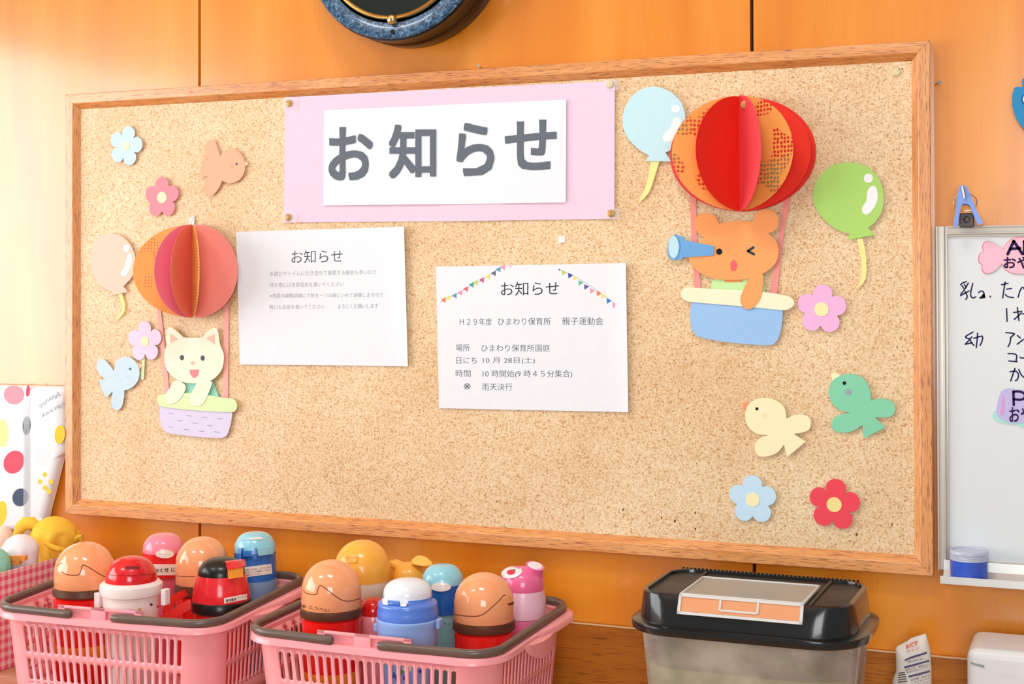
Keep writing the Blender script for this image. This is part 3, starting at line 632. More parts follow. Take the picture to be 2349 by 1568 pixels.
lathe('gold_knob', [(.0001, yf-.0135), (.004, yf-.0130), (.0065, yf-.011), (.0078, yf-.008), (.0078, yf-.003)], kb.x, kb.z, GOLD, clk, 32, 'y')
kb = PY(901, 73, yf-.003)
lathe('screw_hole', [(.0001, yf-.0035), (.0022, yf-.0035), (.0030, yf-.0042), (.0034, yf-.003)], kb.x, kb.z, BLK, clk, 20, 'y')

fs = empty('wall_fish', place(ZM, (700, 1150), WY), 'blue felt fish decoration with a white eye on the wall at the right edge', 'wall decoration')
bf = cutout('fish_body', ZM, [(700, 150), (601, 175), (565, 205), (570, 345, 1), (430, 345), (390, 420), (365, 540), (370, 720), (410, 880), (480, 1030), (601, 1180), (750, 1255), (950, 1150), (1050, 900), (1080, 600), (1030, 400), (900, 345), (870, 345, 1), (870, 200), (800, 160)], -.004, mat('blue_felt', '2f8fc4', .85, .08, 200, bump=.4), fs, th=.003, back=WY)
disc('eye_ring', ZM, (660, 590), 118, 125, -.0046, paper('2b5fa0'), bf, th=.0006)
disc('eye_white', ZM, (668, 585), 90, 98, -.0052, paper('f0ece4'), bf, th=.0006)

# ------------------------------------------------------------------ whiteboard at the right
x0 = PY(2148, 700, -.006).x; zt = PY(2150, 519, -.006).z; zb = PY(2150, 1305, -.006).z
wb = empty('whiteboard', ((x0+2.0)/2, WY, zb), 'whiteboard with an aluminium frame and handwritten menu right of the cork board', 'whiteboard')
WBM = mat('whiteboard_enamel', 'dfe5e6', .22, .02, 3, coat=.5)
box('board_surface', x0+.004, 2.0, -.001, .006, zb+.004, zt-.004, WBM, wb)
ALW = mat('white_aluminium', 'cfcabf', .38, .04, 60, metal=.35)
def wrail(ax, a0, a1, e, s):
    """ridged profile; e = outer edge coordinate, s = inward sign"""
    b = Buf()
    for d0, d1, yy in ((0, .0022, -.007), (.0022, .0085, -.0058), (.0085, .0105, -.0068), (.0105, .0140, -.0040)):
        if ax == 'h': v, f = box_vf(a0, a1, yy, WY-.0005 if d0 == 0 else -.001, min(e+s*d0, e+s*d1), max(e+s*d0, e+s*d1), .0004)
        else: v, f = box_vf(min(e+s*d0, e+s*d1), max(e+s*d0, e+s*d1), yy, WY-.0005 if d0 == 0 else -.001, a0, a1, .0004)
        b.add(v, f)
    return b.obj('frame_rail', ALW, wb, True)
wrail('v', zb, zt, x0, 1); wrail('h', x0+.014, 2.0, zt, -1); wrail('h', x0+.014, 2.0, zb, 1)
box('screw_cap', x0-.0005, x0+.0004, -.004, .004, zb+.02, zb+.03, ALW, wb)
# pen tray
tf = -.053; tl = PY(2157, 1330, tf); z_lip_t = PY(2157, 1320, tf).z; z_lip_b = PY(2157, 1337, tf).z; z_floor = z_lip_b+.0018
sec = [(-.0072, z_floor+.020), (-.0088, z_floor+.020), (-.0100, z_floor+.008), (-.0150, z_floor+.003), (-.022, z_floor), (tf+.006, z_floor), (tf+.002, z_floor+.002), (tf+.001, z_lip_t), (tf-.001, z_lip_t), (tf-.0015, z_lip_b), (tf+.004, z_lip_b-.001), (-.020, z_lip_b-.001), (-.0072, z_floor+.002)]
V = [(tl.x, y, z) for y, z in sec]+[(2.0, y, z) for y, z in sec]; n = len(sec)
mesh('pen_tray', V, [(i, (i+1) % n, n+(i+1) % n, n+i) for i in range(n)]+[tuple(range(n)), tuple(range(n, 2*n))], mat('tray_aluminium', 'd9d8d2', .3, .04, 60, metal=.5), wb)
box('tray_bracket', tl.x+.02, tl.x+.05, -.02, WY-.001, z_lip_b-.006, z_lip_b-.001, ALW, wb)
PEN = ink('1e2350'); S = plane(-.0014); yS = -.0013
for zf_, w_, chars in ((ZI, 10, (
    [[(288, 990), (305, 975), (340, 962)], [(300, 998), (316, 1022)], [(322, 988), (336, 1010)], [(357, 975), (325, 1030), (290, 1075)], [(288, 1088), (365, 1045)], [(330, 1052), (347, 1095), (335, 1122)], [(397, 978), (378, 1070), (393, 1108), (425, 1098)]],
    [[(450, 1060), (475, 1046), (497, 1062), (480, 1095), (460, 1110), (505, 1105)]], [[(553, 1092), (556, 1101)]],
    [[(655, 990), (715, 978)], [(688, 965), (676, 1040), (666, 1110)], [(702, 1030), (745, 1024)], [(690, 1078), (715, 1098), (762, 1105)]],
    [[(805, 1102), (822, 1045), (845, 1012), (870, 1040), (930, 1090)]], [[(701, 1205), (706, 1320)]],
    [[(765, 1240), (838, 1228)], [(798, 1195), (812, 1312)], [(835, 1243), (770, 1302)], [(845, 1252), (900, 1243)]])),
    (ZJ, 17, (
    [[(338, 8), (225, 80), (290, 112)], [(322, 80), (270, 140), (225, 190)], [(225, 190), (325, 168)], [(298, 130), (322, 175), (355, 207)], [(350, 102), (430, 78), (480, 72), (475, 140), (445, 207)], [(408, 25), (400, 130), (388, 240)]],
    [[(830, 16), (955, 30), (935, 60), (905, 85)], [(905, 85), (893, 170), (865, 226)]], [[(1005, 60), (1050, 97)], [(1002, 190), (1095, 118)]],
    [[(865, 330), (985, 345), (985, 443)], [(875, 440), (1000, 452)]], [[(1045, 385), (1075, 397), (1180, 388)]],
    [[(895, 602), (985, 596), (1020, 650), (1005, 715), (975, 735)], [(970, 550), (938, 640), (903, 740)], [(1025, 570), (1065, 650), (1120, 700)]]))):
    for ch in chars: strokes('handwritten_character', zf_, ch, w_, yS, PEN, wb)
cd = empty('candy_magnet', place(ZL, (830, 600), -.001), 'pink candy-shaped magnet lettered AM on the whiteboard', 'magnet')
half = [(475, 282, 1), (390, 220), (300, 172), (235, 158), (180, 185), (158, 250), (180, 320, 1), (120, 345), (97, 420), (110, 490), (155, 520, 1), (145, 570), (170, 640), (230, 665), (290, 655), (360, 610), (460, 505, 1), (500, 580), (580, 640), (700, 672)]
full = half+[(1660-p[0],)+tuple(p[1:]) for p in reversed(half)]+[(1130, 195), (1040, 120), (920, 92), (740, 92), (620, 118), (535, 190)]
yM = -.0033
cutout('candy_rim', ZL, full, yM+.0003, paper('d95f78'), cd, th=.0018)
cutout('candy_face', ZL, [((p[0]-830)*.987+830, (p[1]-395)*.972+395)+tuple(p[2:]) for p in full], yM, paper('f6c3d2'), cd, th=.0004)
MK = ink('2c1448')
strokes('lettering', ZL, [[(556, 358), (650, 155)], [(650, 155), (785, 355)], [(600, 278), (745, 266)], [(815, 355), (815, 160)], [(815, 160), (880, 270)], [(880, 270), (945, 160)], [(945, 160), (955, 355)]], 38, yM-.0003, MK, cd)
text('lettering', 'おやつ', ZL, [(490, 400), (1120, 395), (1120, 585), (490, 582)], plane(yM-.0003), MK, cd, off=.018)
pm = empty('pudding_magnet', place(ZJ, (1040, 1400), -.001), 'purple jelly-shaped magnet lettered P on a mint plate, lower on the whiteboard', 'magnet')
cutout('plate', ZJ, [(690, 1185), (645, 1225), (632, 1285), (690, 1340), (800, 1375), (1000, 1395), (1060, 1430), (1200, 1440), (1400, 1395), (1450, 1300), (1390, 1240), (1300, 1180)], yM+.0006, paper('aee6d8'), pm, th=.0016)
cutout('jelly', ZJ, [(695, 1250), (700, 1110), (752, 930), (800, 872), (870, 850), (960, 862), (1040, 882), (1110, 866), (1180, 850), (1280, 880), (1335, 1000), (1380, 1250), (1200, 1350), (1000, 1375), (820, 1345)], yM, paper('c3bde8'), pm, th=.0006)
cutout('jelly_shine', ZJ, [(785, 970), (812, 985), (808, 1100), (803, 1225), (775, 1243), (752, 1225), (765, 1100)], yM-.0003, paper('dca0d4'), pm, th=.0003)
strokes('lettering', ZJ, [[(950, 1100), (945, 900)], [(945, 900), (1040, 898), (1115, 940), (1105, 1000), (1040, 1022), (955, 1012)], [(1190, 1100), (1195, 910), (1255, 1020), (1310, 905), (1320, 1100)]], 30, yM-.0003, MK, pm)
text('lettering', 'おやつ', ZJ, [(882, 1130), (1390, 1120), (1390, 1350), (882, 1362)], plane(yM-.0003), MK, pm, off=.012)

# clip with magnet on the top edge
cp = empty('magnet_clip', place(ZI, (345, 470), -.007), 'blue plastic spring clip with a steel ring on top of the whiteboard', 'clip')
BLP = plast('7f9fe6', rough=.25)
cutout('clip_jaws', ZI, [(278, 112), (312, 98), (347, 114), (398, 235), (440, 335), (484, 425), (470, 448), (440, 444), (400, 355), (368, 278), (330, 262), (296, 275), (275, 380), (262, 462), (228, 466), (226, 425), (245, 310), (258, 200)], -.030, BLP, cp, th=.006)
cutout('clip_jaws', ZI, [(284, 125), (312, 112), (340, 125), (385, 235), (425, 335), (455, 405), (440, 420), (395, 350), (368, 290), (330, 275), (296, 288), (275, 380), (262, 440), (240, 440), (240, 410), (255, 310), (264, 200)], -.022, plast('5f80d0', rough=.3), cp, th=.005)
v, f = tube_vf([PY(*z2p(ZI, p), -.033) for p in ((305, 108), (312, 140), (320, 180), (325, 212))], .0018, 10); mesh('spring_wire', v, f, STEEL, cp, True)
v, f = tube_vf([PY(*z2p(ZI, (330+106*cos(a), 250+80*sin(a))), -.024) for a in (2*pi*k/40 for k in range(40))], .0006, 8, closed=True); mesh('steel_ring', v, f, STEEL, cp, True)
q0 = PY(*z2p(ZI, (275, 478)), -.016); q1 = PY(*z2p(ZI, (408, 345)), -.016)
DKM = mat('dark_magnet', '5a5450', .45, .1, 60, metal=.4)
box('magnet_plate', q0.x, q1.x, -.016, -.0075, q0.z, q1.z, DKM, cp, bev=.002)
c = PY(*z2p(ZI, (342, 405)), -.016); lathe('rivet', [(.0001, -.0185), (.003, -.018), (.0042, -.0165), (.0044, -.0155)], c.x, c.z, DKM, cp, 20, 'y')

# jar on the tray
jc = PY(2223, 1300, -.0275); s = depth(jc)/F; jr = 43.5*s; jz0 = z_floor+.0002
jar = empty('round_jar', (jc.x, -.0275, jz0), 'round translucent blue jar with a clear screw lid on the whiteboard tray', 'jar')
jt = PY(2223, 1262, -.0275-jr*.2).z; jl = PY(2223, 1287, -.0275-jr).z
lathe('jar_body', [(.0001, jz0), (jr*.93, jz0), (jr*.96, jz0+.002), (jr*.96, jl-.001), (jr*.9, jl), (jr*.88, jl), (jr*.90, jz0+.003), (.0001, jz0+.003)], jc.x, -.0275, mat('blue_clear_plastic', '3f66d8', .12, .05, 20, coat=.5, alpha=.8), jar, 48)
lathe('jar_lid', [(jr*.985, jl-.002)]+[(jr*(1.0 if k % 2 else .975), jl-.002+(jt-jl+.002)*.6*k/7) for k in range(1, 8)]+[(jr*.99, jt-.002), (jr*.95, jt), (jr*.86, jt), (jr*.84, jt-.0012), (.0001, jt-.0012)], jc.x, -.0275, mat('frosted_clear_plastic', 'cdd6ea', .25, .04, 20, coat=.4, alpha=.75), jar, 48)
lathe('magnet_reflection', [(.0001, jz0+.0045), (jr*.6, jz0+.0045), (jr*.62, jz0+.010), (.0001, jz0+.010)], jc.x, -.030, mat('magnet_reflection', '6d4a3a', .6), jar, 32)  # disc put inside to stand for a brown magnet's reflection in the jar

# ------------------------------------------------------------------ bottles
def hit(px, py, cx, cy, prof):
    """where the picture point meets a lathe profile [(r, z)] standing at cx, cy"""
    d = ray(px, py); t0 = ((Vector((cx, cy, CAM.z))-CAM).dot(fw))
    zs = sorted(prof, key=lambda q: q[1])
    def rad(z):
        if z <= zs[0][1]: return zs[0][0]
        for (ra_, za), (rb, zb_) in zip(zs, zs[1:]):
            if za <= z <= zb_: return ra_+(rb-ra_)*((z-za)/max(zb_-za, 1e-9))
        return 0
    t = t0-.12; st = .0006; p = CAM+d*t; near = (9, p); found = False
    while t < t0+.06:
        p = CAM+d*t
        gap = math.hypot(p.x-cx, p.y-cy)-rad(p.z)
        if gap < 0: found = True; break
        if gap < near[0]: near = (gap, p)
        t += st
    if not found: return near[1]
    lo, hi = t-st, t
    for _ in range(10):
        mid = (lo+hi)/2; p = CAM+d*mid
        if math.hypot(p.x-cx, p.y-cy) < rad(p.z): hi = mid
        else: lo = mid
    return CAM+d*hi
class Bottle:
    def __init__(s, px, Y, label, name='drink_bottle', group='drink bottles in the pink baskets'):
        s.px = px; s.Y = Y; p = PY(px, 1350, Y); s.x = p.x; s.s = depth(p)/F*.975
        s.z0 = SHZ+.0045
        s.root = empty(name, (s.x, Y, s.z0), label, 'bottle', group); s.prof = []
    def z(s, py, hw=0):
        """height of a ring whose nearest point shows at picture row py"""
        r_ = hw*s.s; d = (Vector((s.x, s.Y, 0))-Vector((CAM.x, CAM.y, 0))).normalized()
        y = s.Y-d.y*r_*.999; x = s.x-d.x*r_; dd = Vector((x, y, 0))-Vector((CAM.x, CAM.y, 0))
        rr = ray(s.px, py); t = dd.length/math.hypot(rr.x, rr.y); return CAM.z+rr.z*t
    def ring(s, name, rows, m, sharp=35, seg=48, close=True):
        """rows (picture y or ('z', value), half width px) listed from the bottom up"""
        P = []
        for y, hw in rows:
            P.append((hw*s.s, y[1] if isinstance(y, tuple) else s.z(y, hw)))
        s.prof += P
        full = ([(.0001, P[0][1])] if close else [])+P+([(.0001, P[-1][1]+.00002)] if close else [])
        return lathe(name, full, s.x, s.Y, m, s.root, seg, sharp=sharp)
    def surf(s, off=.0004):
        def f(px, py):
            p = hit(px, py, s.x, s.Y, s.prof); n_ = Vector((p.x-s.x, p.y-s.Y, 0))
            n_ = n_.normalized() if n_.length > 1e-6 else Vector((0, -1, 0)); return p+(n_*.8-fw*.4)*off
        return f
    def patch(s, name, zf, pts, m, off=.0006, parent=None):
        """thin sticker or button shape lying on the bottle"""
        q = [z2p(zf, p) for p in pts]; sf = s.surf(off); sf0 = s.surf(-.0004)
        cx_ = sum(a for a, b_ in q)/len(q); cy_ = sum(b_ for a, b_ in q)/len(q); rings = 4; V = []; Fc = []; n_ = len(q)
        for k in range(rings, 0, -1):
            for a, b_ in q: V.append(sf(cx_+(a-cx_)*k/rings, cy_+(b_-cy_)*k/rings))
        V.append(sf(cx_, cy_)); ci = len(V)-1
        for k in range(rings-1):
            for i in range(n_): Fc.append((k*n_+i, k*n_+(i+1) % n_, (k+1)*n_+(i+1) % n_, (k+1)*n_+i))
        for i in range(n_): Fc.append(((rings-1)*n_+i, (rings-1)*n_+(i+1) % n_, ci))
        o = len(V); V += [sf0(a, b_) for a, b_ in q]
        for i in range(n_): Fc.append((i, (i+1) % n_, o+(i+1) % n_, o+i))
        return mesh(name, V, Fc, m, parent or s.root, smooth=True, sharp=50)
    def rect(s, name, zf, quad, m, off=.0006, n=8, parent=None):
        pts = []
        for i in range(4):
            a, b_ = quad[i], quad[(i+1) % 4]
            pts += [(a[0]+(b_[0]-a[0])*k/n, a[1]+(b_[1]-a[1])*k/n) for k in range(n)]
        return s.patch(name, zf, pts, m, off, parent)
    def line(s, name, zf, pts, m, r_=.0005, parent=None):
        pts = spline([tuple(p)+(1,) if i in (0, len(pts)-1) else p for i, p in enumerate(pts)])
        cut = int(len(pts)*1)  # open curve: drop the closing run
        sf = s.surf(0.0); P = []
        last = pts[-1]
        v, f = tube_vf([sf(*z2p(zf, p)) for p in pts], r_, 6); return mesh(name, v, f, m, parent or s.root, True)
    def text(s, name, t, zf, quad, m, off=.0, lift=.0011, parent=None):
        return text(name, t, zf, quad, s.surf(lift), m, parent or s.root, off=off)
SEAM = mat('seam_shadow', '7a3a1c', .7, .1)
BEIGE = plast('f9a672', 'beige_gloss_plastic', .13, .5); BROWN = plast('5b3622', 'brown_plastic', .35, .1); REDP = plast('ea1c14', 'red_plastic', .2, .3)
ORG = plast('f8922c', 'orange_stripe', .25, .2)
INKD = ink('2a2422')
def dome_bottle(px, Y, hw, top, bot, collar, label, seam, stripe=True):
    B = Bottle(px, Y, label); s_ = B.s
    zb_ = B.z(bot, hw); zc = B.z(collar, hw+3); zt_ = B.z(top, 0)-.0008; rr = hw*s_
    zt_ = CAM.z + ray(px, top).z*depth((B.x, Y, 0)) - .001
    Hh = min(zt_-zb_, rr*1.02)
    B.ring('body', [(('z', B.z0), hw*.9), (('z', B.z0+.003), hw*.96), (('z', zc-.012), hw*.98), (('z', zc-.003), hw*.98), (('z', zc), hw*.9)], REDP)
    if stripe: lathe('stripe', [(.0001, SHZ+.053), (hw*.98*s_+.0004, SHZ+.053), (hw*.98*s_+.0004, SHZ+.071), (.0001, SHZ+.071)], B.x, B.Y, ORG, B.root)
    B.prof = []
    B.ring('collar', [(('z', zc), hw+1.5), (('z', zc+.0015), hw+3), (('z', zb_-.001), hw+2), (('z', zb_), hw*.96)], BROWN)
    B.prof = []
    rows = [(('z', zb_), hw*.985), (('z', zb_+.001), hw), (('z', zt_-Hh), hw*.995)]
    for k in range(1, 15):
        a = pi/2*k/14; rows.append((('z', zt_-Hh+Hh*sin(a)), max(hw*.995*cos(a)**.92, .05)))
    B.ring('dome_lid', rows, BEIGE)
    for nm, zf, pts, r_ in seam: B.line(nm, zf, pts, SEAM, r_)
    return B

d1 = dome_bottle(194.5, -.265, 70.5, 1241, 1356, 1375, 'domed beige drink bottle with a notched seam, leftmost in the left basket',
    [('lid_seam', BA, [(552, 552), (600, 578), (660, 585), (715, 578), (735, 530), (752, 493), (820, 525), (900, 575), (960, 602), (1030, 600)], .0006), ('lid_seam', BA, [(515, 505), (540, 483), (562, 478)], .0004)])
d2 = dome_bottle(464, -.138, 62, 1229, 1347, 1371, 'plain domed beige drink bottle behind the black-topped red one', [('lid_seam', BB, [(430, 540), (520, 546), (610, 545)], .0004)], stripe=False)
d3 = dome_bottle(760, -.262, 70.5, 1282, 1406, 1426, 'domed beige drink bottle with handwriting, front left of the middle basket',
    [('lid_seam', BC, [(612, 600), (640, 628), (690, 642), (748, 640), (762, 590), (788, 550), (850, 588), (930, 650), (1000, 695), (1060, 712), (1130, 703), (1205, 682)], .0006)])
d3.text('handwritten_name', 'ま こうへい', BC, [(600, 745), (880, 790), (882, 826), (602, 775)], INKD, off=.004, lift=.0006)
d4 = dome_bottle(1110, -.205, 71.5, 1311, 1436, 1458, 'domed beige drink bottle without handwriting, front right of the middle basket',
    [('lid_seam', BD, [(838, 688), (900, 703), (980, 714), (1060, 718), (1130, 710), (1200, 672), (1270, 610), (1330, 555), (1385, 495), (1408, 492)], .0006)])
d4.patch('notch', BD, [(1430, 578), (1460, 574), (1490, 556), (1492, 580), (1470, 596), (1440, 597)], mat('notch_dark', '6a2c18', .6), .0008)

# cup bottle with a red domed lid
B = Bottle(301, -.286, 'white white cup bottle with a red domed lid, front of the left basket'); cup = B
WPL = plast('f2e6e2', 'white_plastic', .2, .3); RDL = plast('de1a22', 'red_lid_plastic', .18, .4)
B.ring('cup', [(('z', B.z0), 50), (('z', B.z0+.004), 53), (1470, 60), (1385, 65), (1376, 66)], WPL); prof_cup = list(B.prof)
B.ring('cup_collar', [(1376, 66), (1374, 71), (1366, 73.5), (1352, 72), (1345, 66), (1342, 60)], WPL)
zb_ = B.z(1352, 60); zt_ = CAM.z+ray(301, 1275).z*depth((B.x, B.Y, 0))
rows = [(('z', zb_), 60)]+[(('z', zb_+.008+(zt_-zb_-.008)*sin(pi/2*k/12)), max(59.5*cos(pi/2*k/12)**.8, .05)) for k in range(13)]
B.prof = []; B.ring('red_lid', rows, RDL); B.line('lid_seam', BA, [(985, 580), (1050, 590), (1110, 585), (1125, 550)], mat('dark_red', '7a0a0c', .6), .0004)
B.line('lid_seam', BA, [(1262, 545), (1275, 578), (1340, 580), (1400, 565)], mat('dark_red', '7a0a0c', .6), .0004)
B.rect('lid_recess', BA, [(1132, 505), (1262, 505), (1262, 530), (1132, 532)], mat('dark_red', '7a0a0c', .6), .0005)
B.rect('lid_tab', BA, [(1135, 532), (1255, 530), (1250, 580), (1140, 582)], RDL, .0018)
def lug(B, px0, px1, py0, py1, m, nm='lug', dy=0):
    a = PY(px0, py1, B.Y+dy); c_ = PY(px1, py0, B.Y+dy); box(nm, a.x, c_.x, B.Y+dy-.006, B.Y+dy+.006, a.z, c_.z, m, B.root, bev=.0015)
lug(B, 221, 234, 1358, 1391, WPL); lug(B, 374, 385, 1350, 1386, WPL)
B.prof = prof_cup
for x, y, r_, c_ in ((1367, 850, 13, '3a4a9c'), (1263, 893, 15, 'f0a860'), (1425, 868, 10, 'b4503c'), (1180, 905, 12, 'f3b4a8'), (1020, 940, 14, 'e88a9c'), (1300, 1000, 12, '8ac0a0')):
    B.patch('printed_dot', BA, ell(x, y, r_, r_, 12), ink(c_), .0004)

# pink flip-lid bottle
def flip(px, Y, hw, top, lidb, ringb, labt, labb, low, bodyhw, cl, cr_, cb, label, button=None):
    B = Bottle(px, Y, label); zt_ = CAM.z+ray(px, top).z*depth((B.x, Y, 0))
    B.ring('body', [(('z', B.z0), bodyhw*.92), (('z', B.z0+.004), bodyhw), (low, bodyhw)], cb)
    B.prof = []; B.ring('collar', [(low, hw+1), (ringb, hw+1.5), (lidb, hw)], cr_)
    keep = list(B.prof)
    zl = B.z(lidb, hw)
    rows = [(('z', zl), hw*.99), (('z', zl+.0015), hw), (('z', zl+(zt_-zl)*.45), hw*.95), (('z', zl+(zt_-zl)*.75), hw*.80), (('z', zl+(zt_-zl)*.93), hw*.62), (('z', zt_), hw*.46)]
    B.ring('flip_lid', rows, cl, sharp=45)
    if button: B.patch('release_button', button[0], ell(*button[1]), plast('f1ebe2', 'ivory_plastic', .25), .0022)
    return B
PKL = plast('f28da0', 'pink_lid_plastic', .22, .3)
pf = flip(375, -.110, 48, 1224, 1272, 1322, 0, 0, 1327, 45, PKL, plast('e8262a', 'red_ring_plastic'), plast('e3718a', 'rose_body', .3), 'pink flip-lid drink bottle with a white name strip in the left basket', (BB, (325, 330, 84, 40)))
pf.rect('name_strip', BB, [(150, 428), (440, 430), (440, 532), (150, 535)], mat('label_paper', 'f3e6d8', .6, .03), .0006)
pf.text('name_text', 'おくせ に', BB, [(228, 470), (420, 455), (422, 498), (230, 505)], INKD, off=.01, lift=.0012)

LBL = plast('93d3e2', 'pale_blue_plastic', .22, .3); BLU = plast('2f6fbf', 'blue_plastic', .25, .3); GRB = plast('7f9cc0', 'grey_blue_body', .35, .2)
bf2 = flip(585, -.100, 49, 1221, 1272, 1332, 0, 0, 1336, 51, LBL, BLU, GRB, 'blue flip-lid drink bottle with a printed notice label, left basket')
bf2.rect('notice_label', BB, [(1070, 460), (1335, 425), (1345, 518), (1080, 555)], mat('label_paper', 'f3e6d8', .6, .03), .0006)
for k, t in enumerate(('手前にて止め、ストローのロ', 'がないことを確認してから', '閉めてください。')):
    y0 = 476+k*25; e_ = (1328, 1318, 1250)[k]; bf2.text('label_text', t, BB, [(1090, y0), (e_, y0-31*(e_-1090)/238), (e_, y0-31*(e_-1090)/238+17), (1090, y0+17)], INKD, lift=.0012)
bf2.rect('latch', BB, [(1075, 300), (1190, 298), (1185, 345), (1078, 348)], BLU, .004)
for xx in (1045, 1172): bf2.rect('latch_post', BB, [(xx, 275), (xx+26, 272), (xx+26, 375), (xx, 380)], BLU, .006)
bf2.rect('lid_hinge', BB, [(1205, 275), (1340, 255), (1345, 325), (1215, 345)], LBL, .004)
bf2.prof = sorted(bf2.prof, key=lambda q: q[1])
bf2.rect('lid_sticker', BB, [(1062, 192), (1225, 168), (1255, 178), (1255, 190), (1070, 200)][:4], mat('label_paper', 'f3e6d8'), .0014)
# black and red bottle
B = Bottle(508, -.190, 'black-topped red drink bottle with an orange spout flap'); br = B
RDM = plast('ef2a32', 'bright_red_plastic', .22, .4)
B.ring('body', [(('z', B.z0), 60), (('z', B.z0+.004), 64), (1414, 64)], REDP)
B.prof = []; B.ring('collar', [(1414, 67), (1411, 70), (1392, 70), (1387, 67)], BLK)
B.prof = []; B.ring('red_shell', [(1388, 67), (1384, 68), (1360, 65), (1338, 59), (1326, 55.5)], RDM, sharp=50); shell = list(B.prof)
zb_ = B.z(1326, 55); zt_ = CAM.z+ray(508, 1277).z*depth((B.x, B.Y, 0))
B.prof = []; B.ring('black_dome', [(('z', zb_+(zt_-zb_)*sin(pi/2*k/12)), max(55*cos(pi/2*k/12)**.75, .05)) for k in range(13)], BLK)
B.prof = [(55*B.s, zb_-.02), (55*B.s, zb_), (44*B.s, zb_+(zt_-zb_)*.6), (30*B.s, zt_)]
B.rect('spout_flap', BB, [(895, 400), (1040, 382), (1052, 440), (910, 465)], RDM, .010)
B.rect('spout_window', BB, [(915, 462), (1035, 440), (1040, 540), (922, 558)], plast('f59a2a', 'orange_plastic', .3), .008)
B.prof = shell
B.rect('label', BB, [(888, 752), (1103, 710), (1104, 762), (888, 802)], mat('label_paper', 'f3e6d8', .6, .03), .0008)
B.text('label_text', '保冷専用', BB, [(903, 762), (1000, 743), (1000, 772), (903, 790)], INKD, off=.012, lift=.0014)
B.text('label_text', 'スポーツドリンク可', BB, [(1010, 742), (1095, 724), (1095, 736), (1010, 754)], INKD, lift=.0014)
# red carrying strap lying in the basket
def ribbon(name, pts, w, m, parent, th=.0012):
    P = [Vector(p) for p in pts]; V = []; Fc = []
    for i, p in enumerate(P):
        t = (P[min(i+1, len(P)-1)]-P[max(i-1, 0)]).normalized(); n_ = Vector((0, 0, 1)); sd = t.cross(n_).normalized(); n2_ = sd.cross(t)
        tilt = (sd*.6+n2_*.8).normalized()
        for a, b_ in ((-1, -1), (1, -1), (1, 1), (-1, 1)): V.append(p+tilt*(w/2*a)+t.cross(tilt).normalized()*(th/2*b_))
    for i in range(len(P)-1):
        for k in range(4): Fc.append((i*4+k, i*4+(k+1) % 4, i*4+4+(k+1) % 4, i*4+4+k))
    Fc += [(0, 1, 2, 3), tuple(len(V)-4+k for k in range(4))]
    return mesh(name, V, Fc, m, parent, True, sharp=50)
STR = mat('red_strap', 'e62416', .55, .08, 200)
ribbon('carrying_strap', [PY(*z2p(BB, p), y) for p, y in (((585, 680), -.165), ((520, 700), -.18), ((450, 735), -.20), ((390, 775), -.22), ((350, 830), -.235), ((330, 900), -.245))], .011, STR, br.root)
ribbon('carrying_strap', [PY(*z2p(BB, p), y) for p, y in (((580, 800), -.21), ((500, 845), -.22), ((420, 895), -.235), ((330, 945), -.25), ((290, 975), -.26))], .014, STR, br.root)

# yellow dome bottle
YEL = plast('fbb544', 'yellow_plastic', .25, .3); YE2 = plast('fdc95c', 'light_yellow_plastic', .25, .3)
B = Bottle(831, -.130, 'large yellow domed drink bottle with a cream band')
B.ring('body', [(('z', B.z0), 58), (('z', B.z0+.004), 61), (1378, 62)], REDP)
B.prof = []; B.ring('cream_band', [(1378, 63), (1374, 66), (1341, 66)], plast('eddcc0', 'cream_plastic', .3))
zb_ = B.z(1341, 66); zt_ = CAM.z+ray(831, 1238).z*depth((B.x, B.Y, 0))
B.prof = []; B.ring('yellow_lid', [(('z', zb_), 66.5), (('z', zb_+.012), 67)]+[(('z', zb_+.012+(zt_-zb_-.012)*sin(pi/2*k/12)), max(67*cos(pi/2*k/12)**.9, .05)) for k in range(1, 13)], YEL)
B.rect('thumb_notch', BC, [(1035, 245), (1185, 255), (1165, 325), (1075, 325)], plast('f09a3a', 'deep_yellow_plastic', .3), .0004)
for k in range(5): B.line('grip_rib', BC, [(1085+k*16, 322-k*3), (1090+k*16, 300-k*3), (1095+k*16, 282-k*3)], YE2, .0012)
# smaller yellow bottle with handle
B = Bottle(942, -.095, 'small orange-yellow drink bottle with a spout, right of the large yellow one')
B.ring('body', [(('z', B.z0), 40), (1365, 44)], plast('f2a060', 'orange_body', .3))
zb_ = B.z(1365, 44); zt_ = CAM.z+ray(942, 1288).z*depth((B.x, B.Y, 0)); B.prof = []
B.ring('lid', [(('z', zb_), 45), (('z', zb_+(zt_-zb_)*.35), 45)]+[(('z', zb_+(zt_-zb_)*(.35+.65*sin(pi/2*k/10))), max(45*cos(pi/2*k/10)**.7, .05)) for k in range(1, 11)], YEL)
sp_ = [PY(915, 1300, B.Y), PY(905, 1292, B.Y-.004), PY(897, 1293, B.Y-.006), PY(895, 1300, B.Y-.006)]
v, f = tube_vf(sp_, [.010, .007, .006, .005], 14); mesh('spout', v, f, YEL, B.root, True)
hp = PY(968, 1288, B.Y-.006); v, f = tube_vf([hp+Vector((0, 0, -.003)), hp, hp+Vector((.001, -.001, .0025))], [.015, .0155, .012], 24, sx=.8); 
mesh('handle_disc', v, f, YE2, B.root, True)
# pale blue flip bottle
lb = flip(1015.5, -.150, 49, 1295, 1346, 1408, 0, 0, 1412, 47, LBL, plast('1d5fae', 'deep_blue_plastic', .22, .3), plast('7cb4b8', 'teal_body', .35, .2), 'pale and dark blue drink bottle with a white oval button', (BD, (713, 400, 102, 47)))
lb.text('handwritten_name', 'たく', BD, [(735, 782), (812, 790), (812, 815), (735, 805)], INKD, off=.0, lift=.0012)
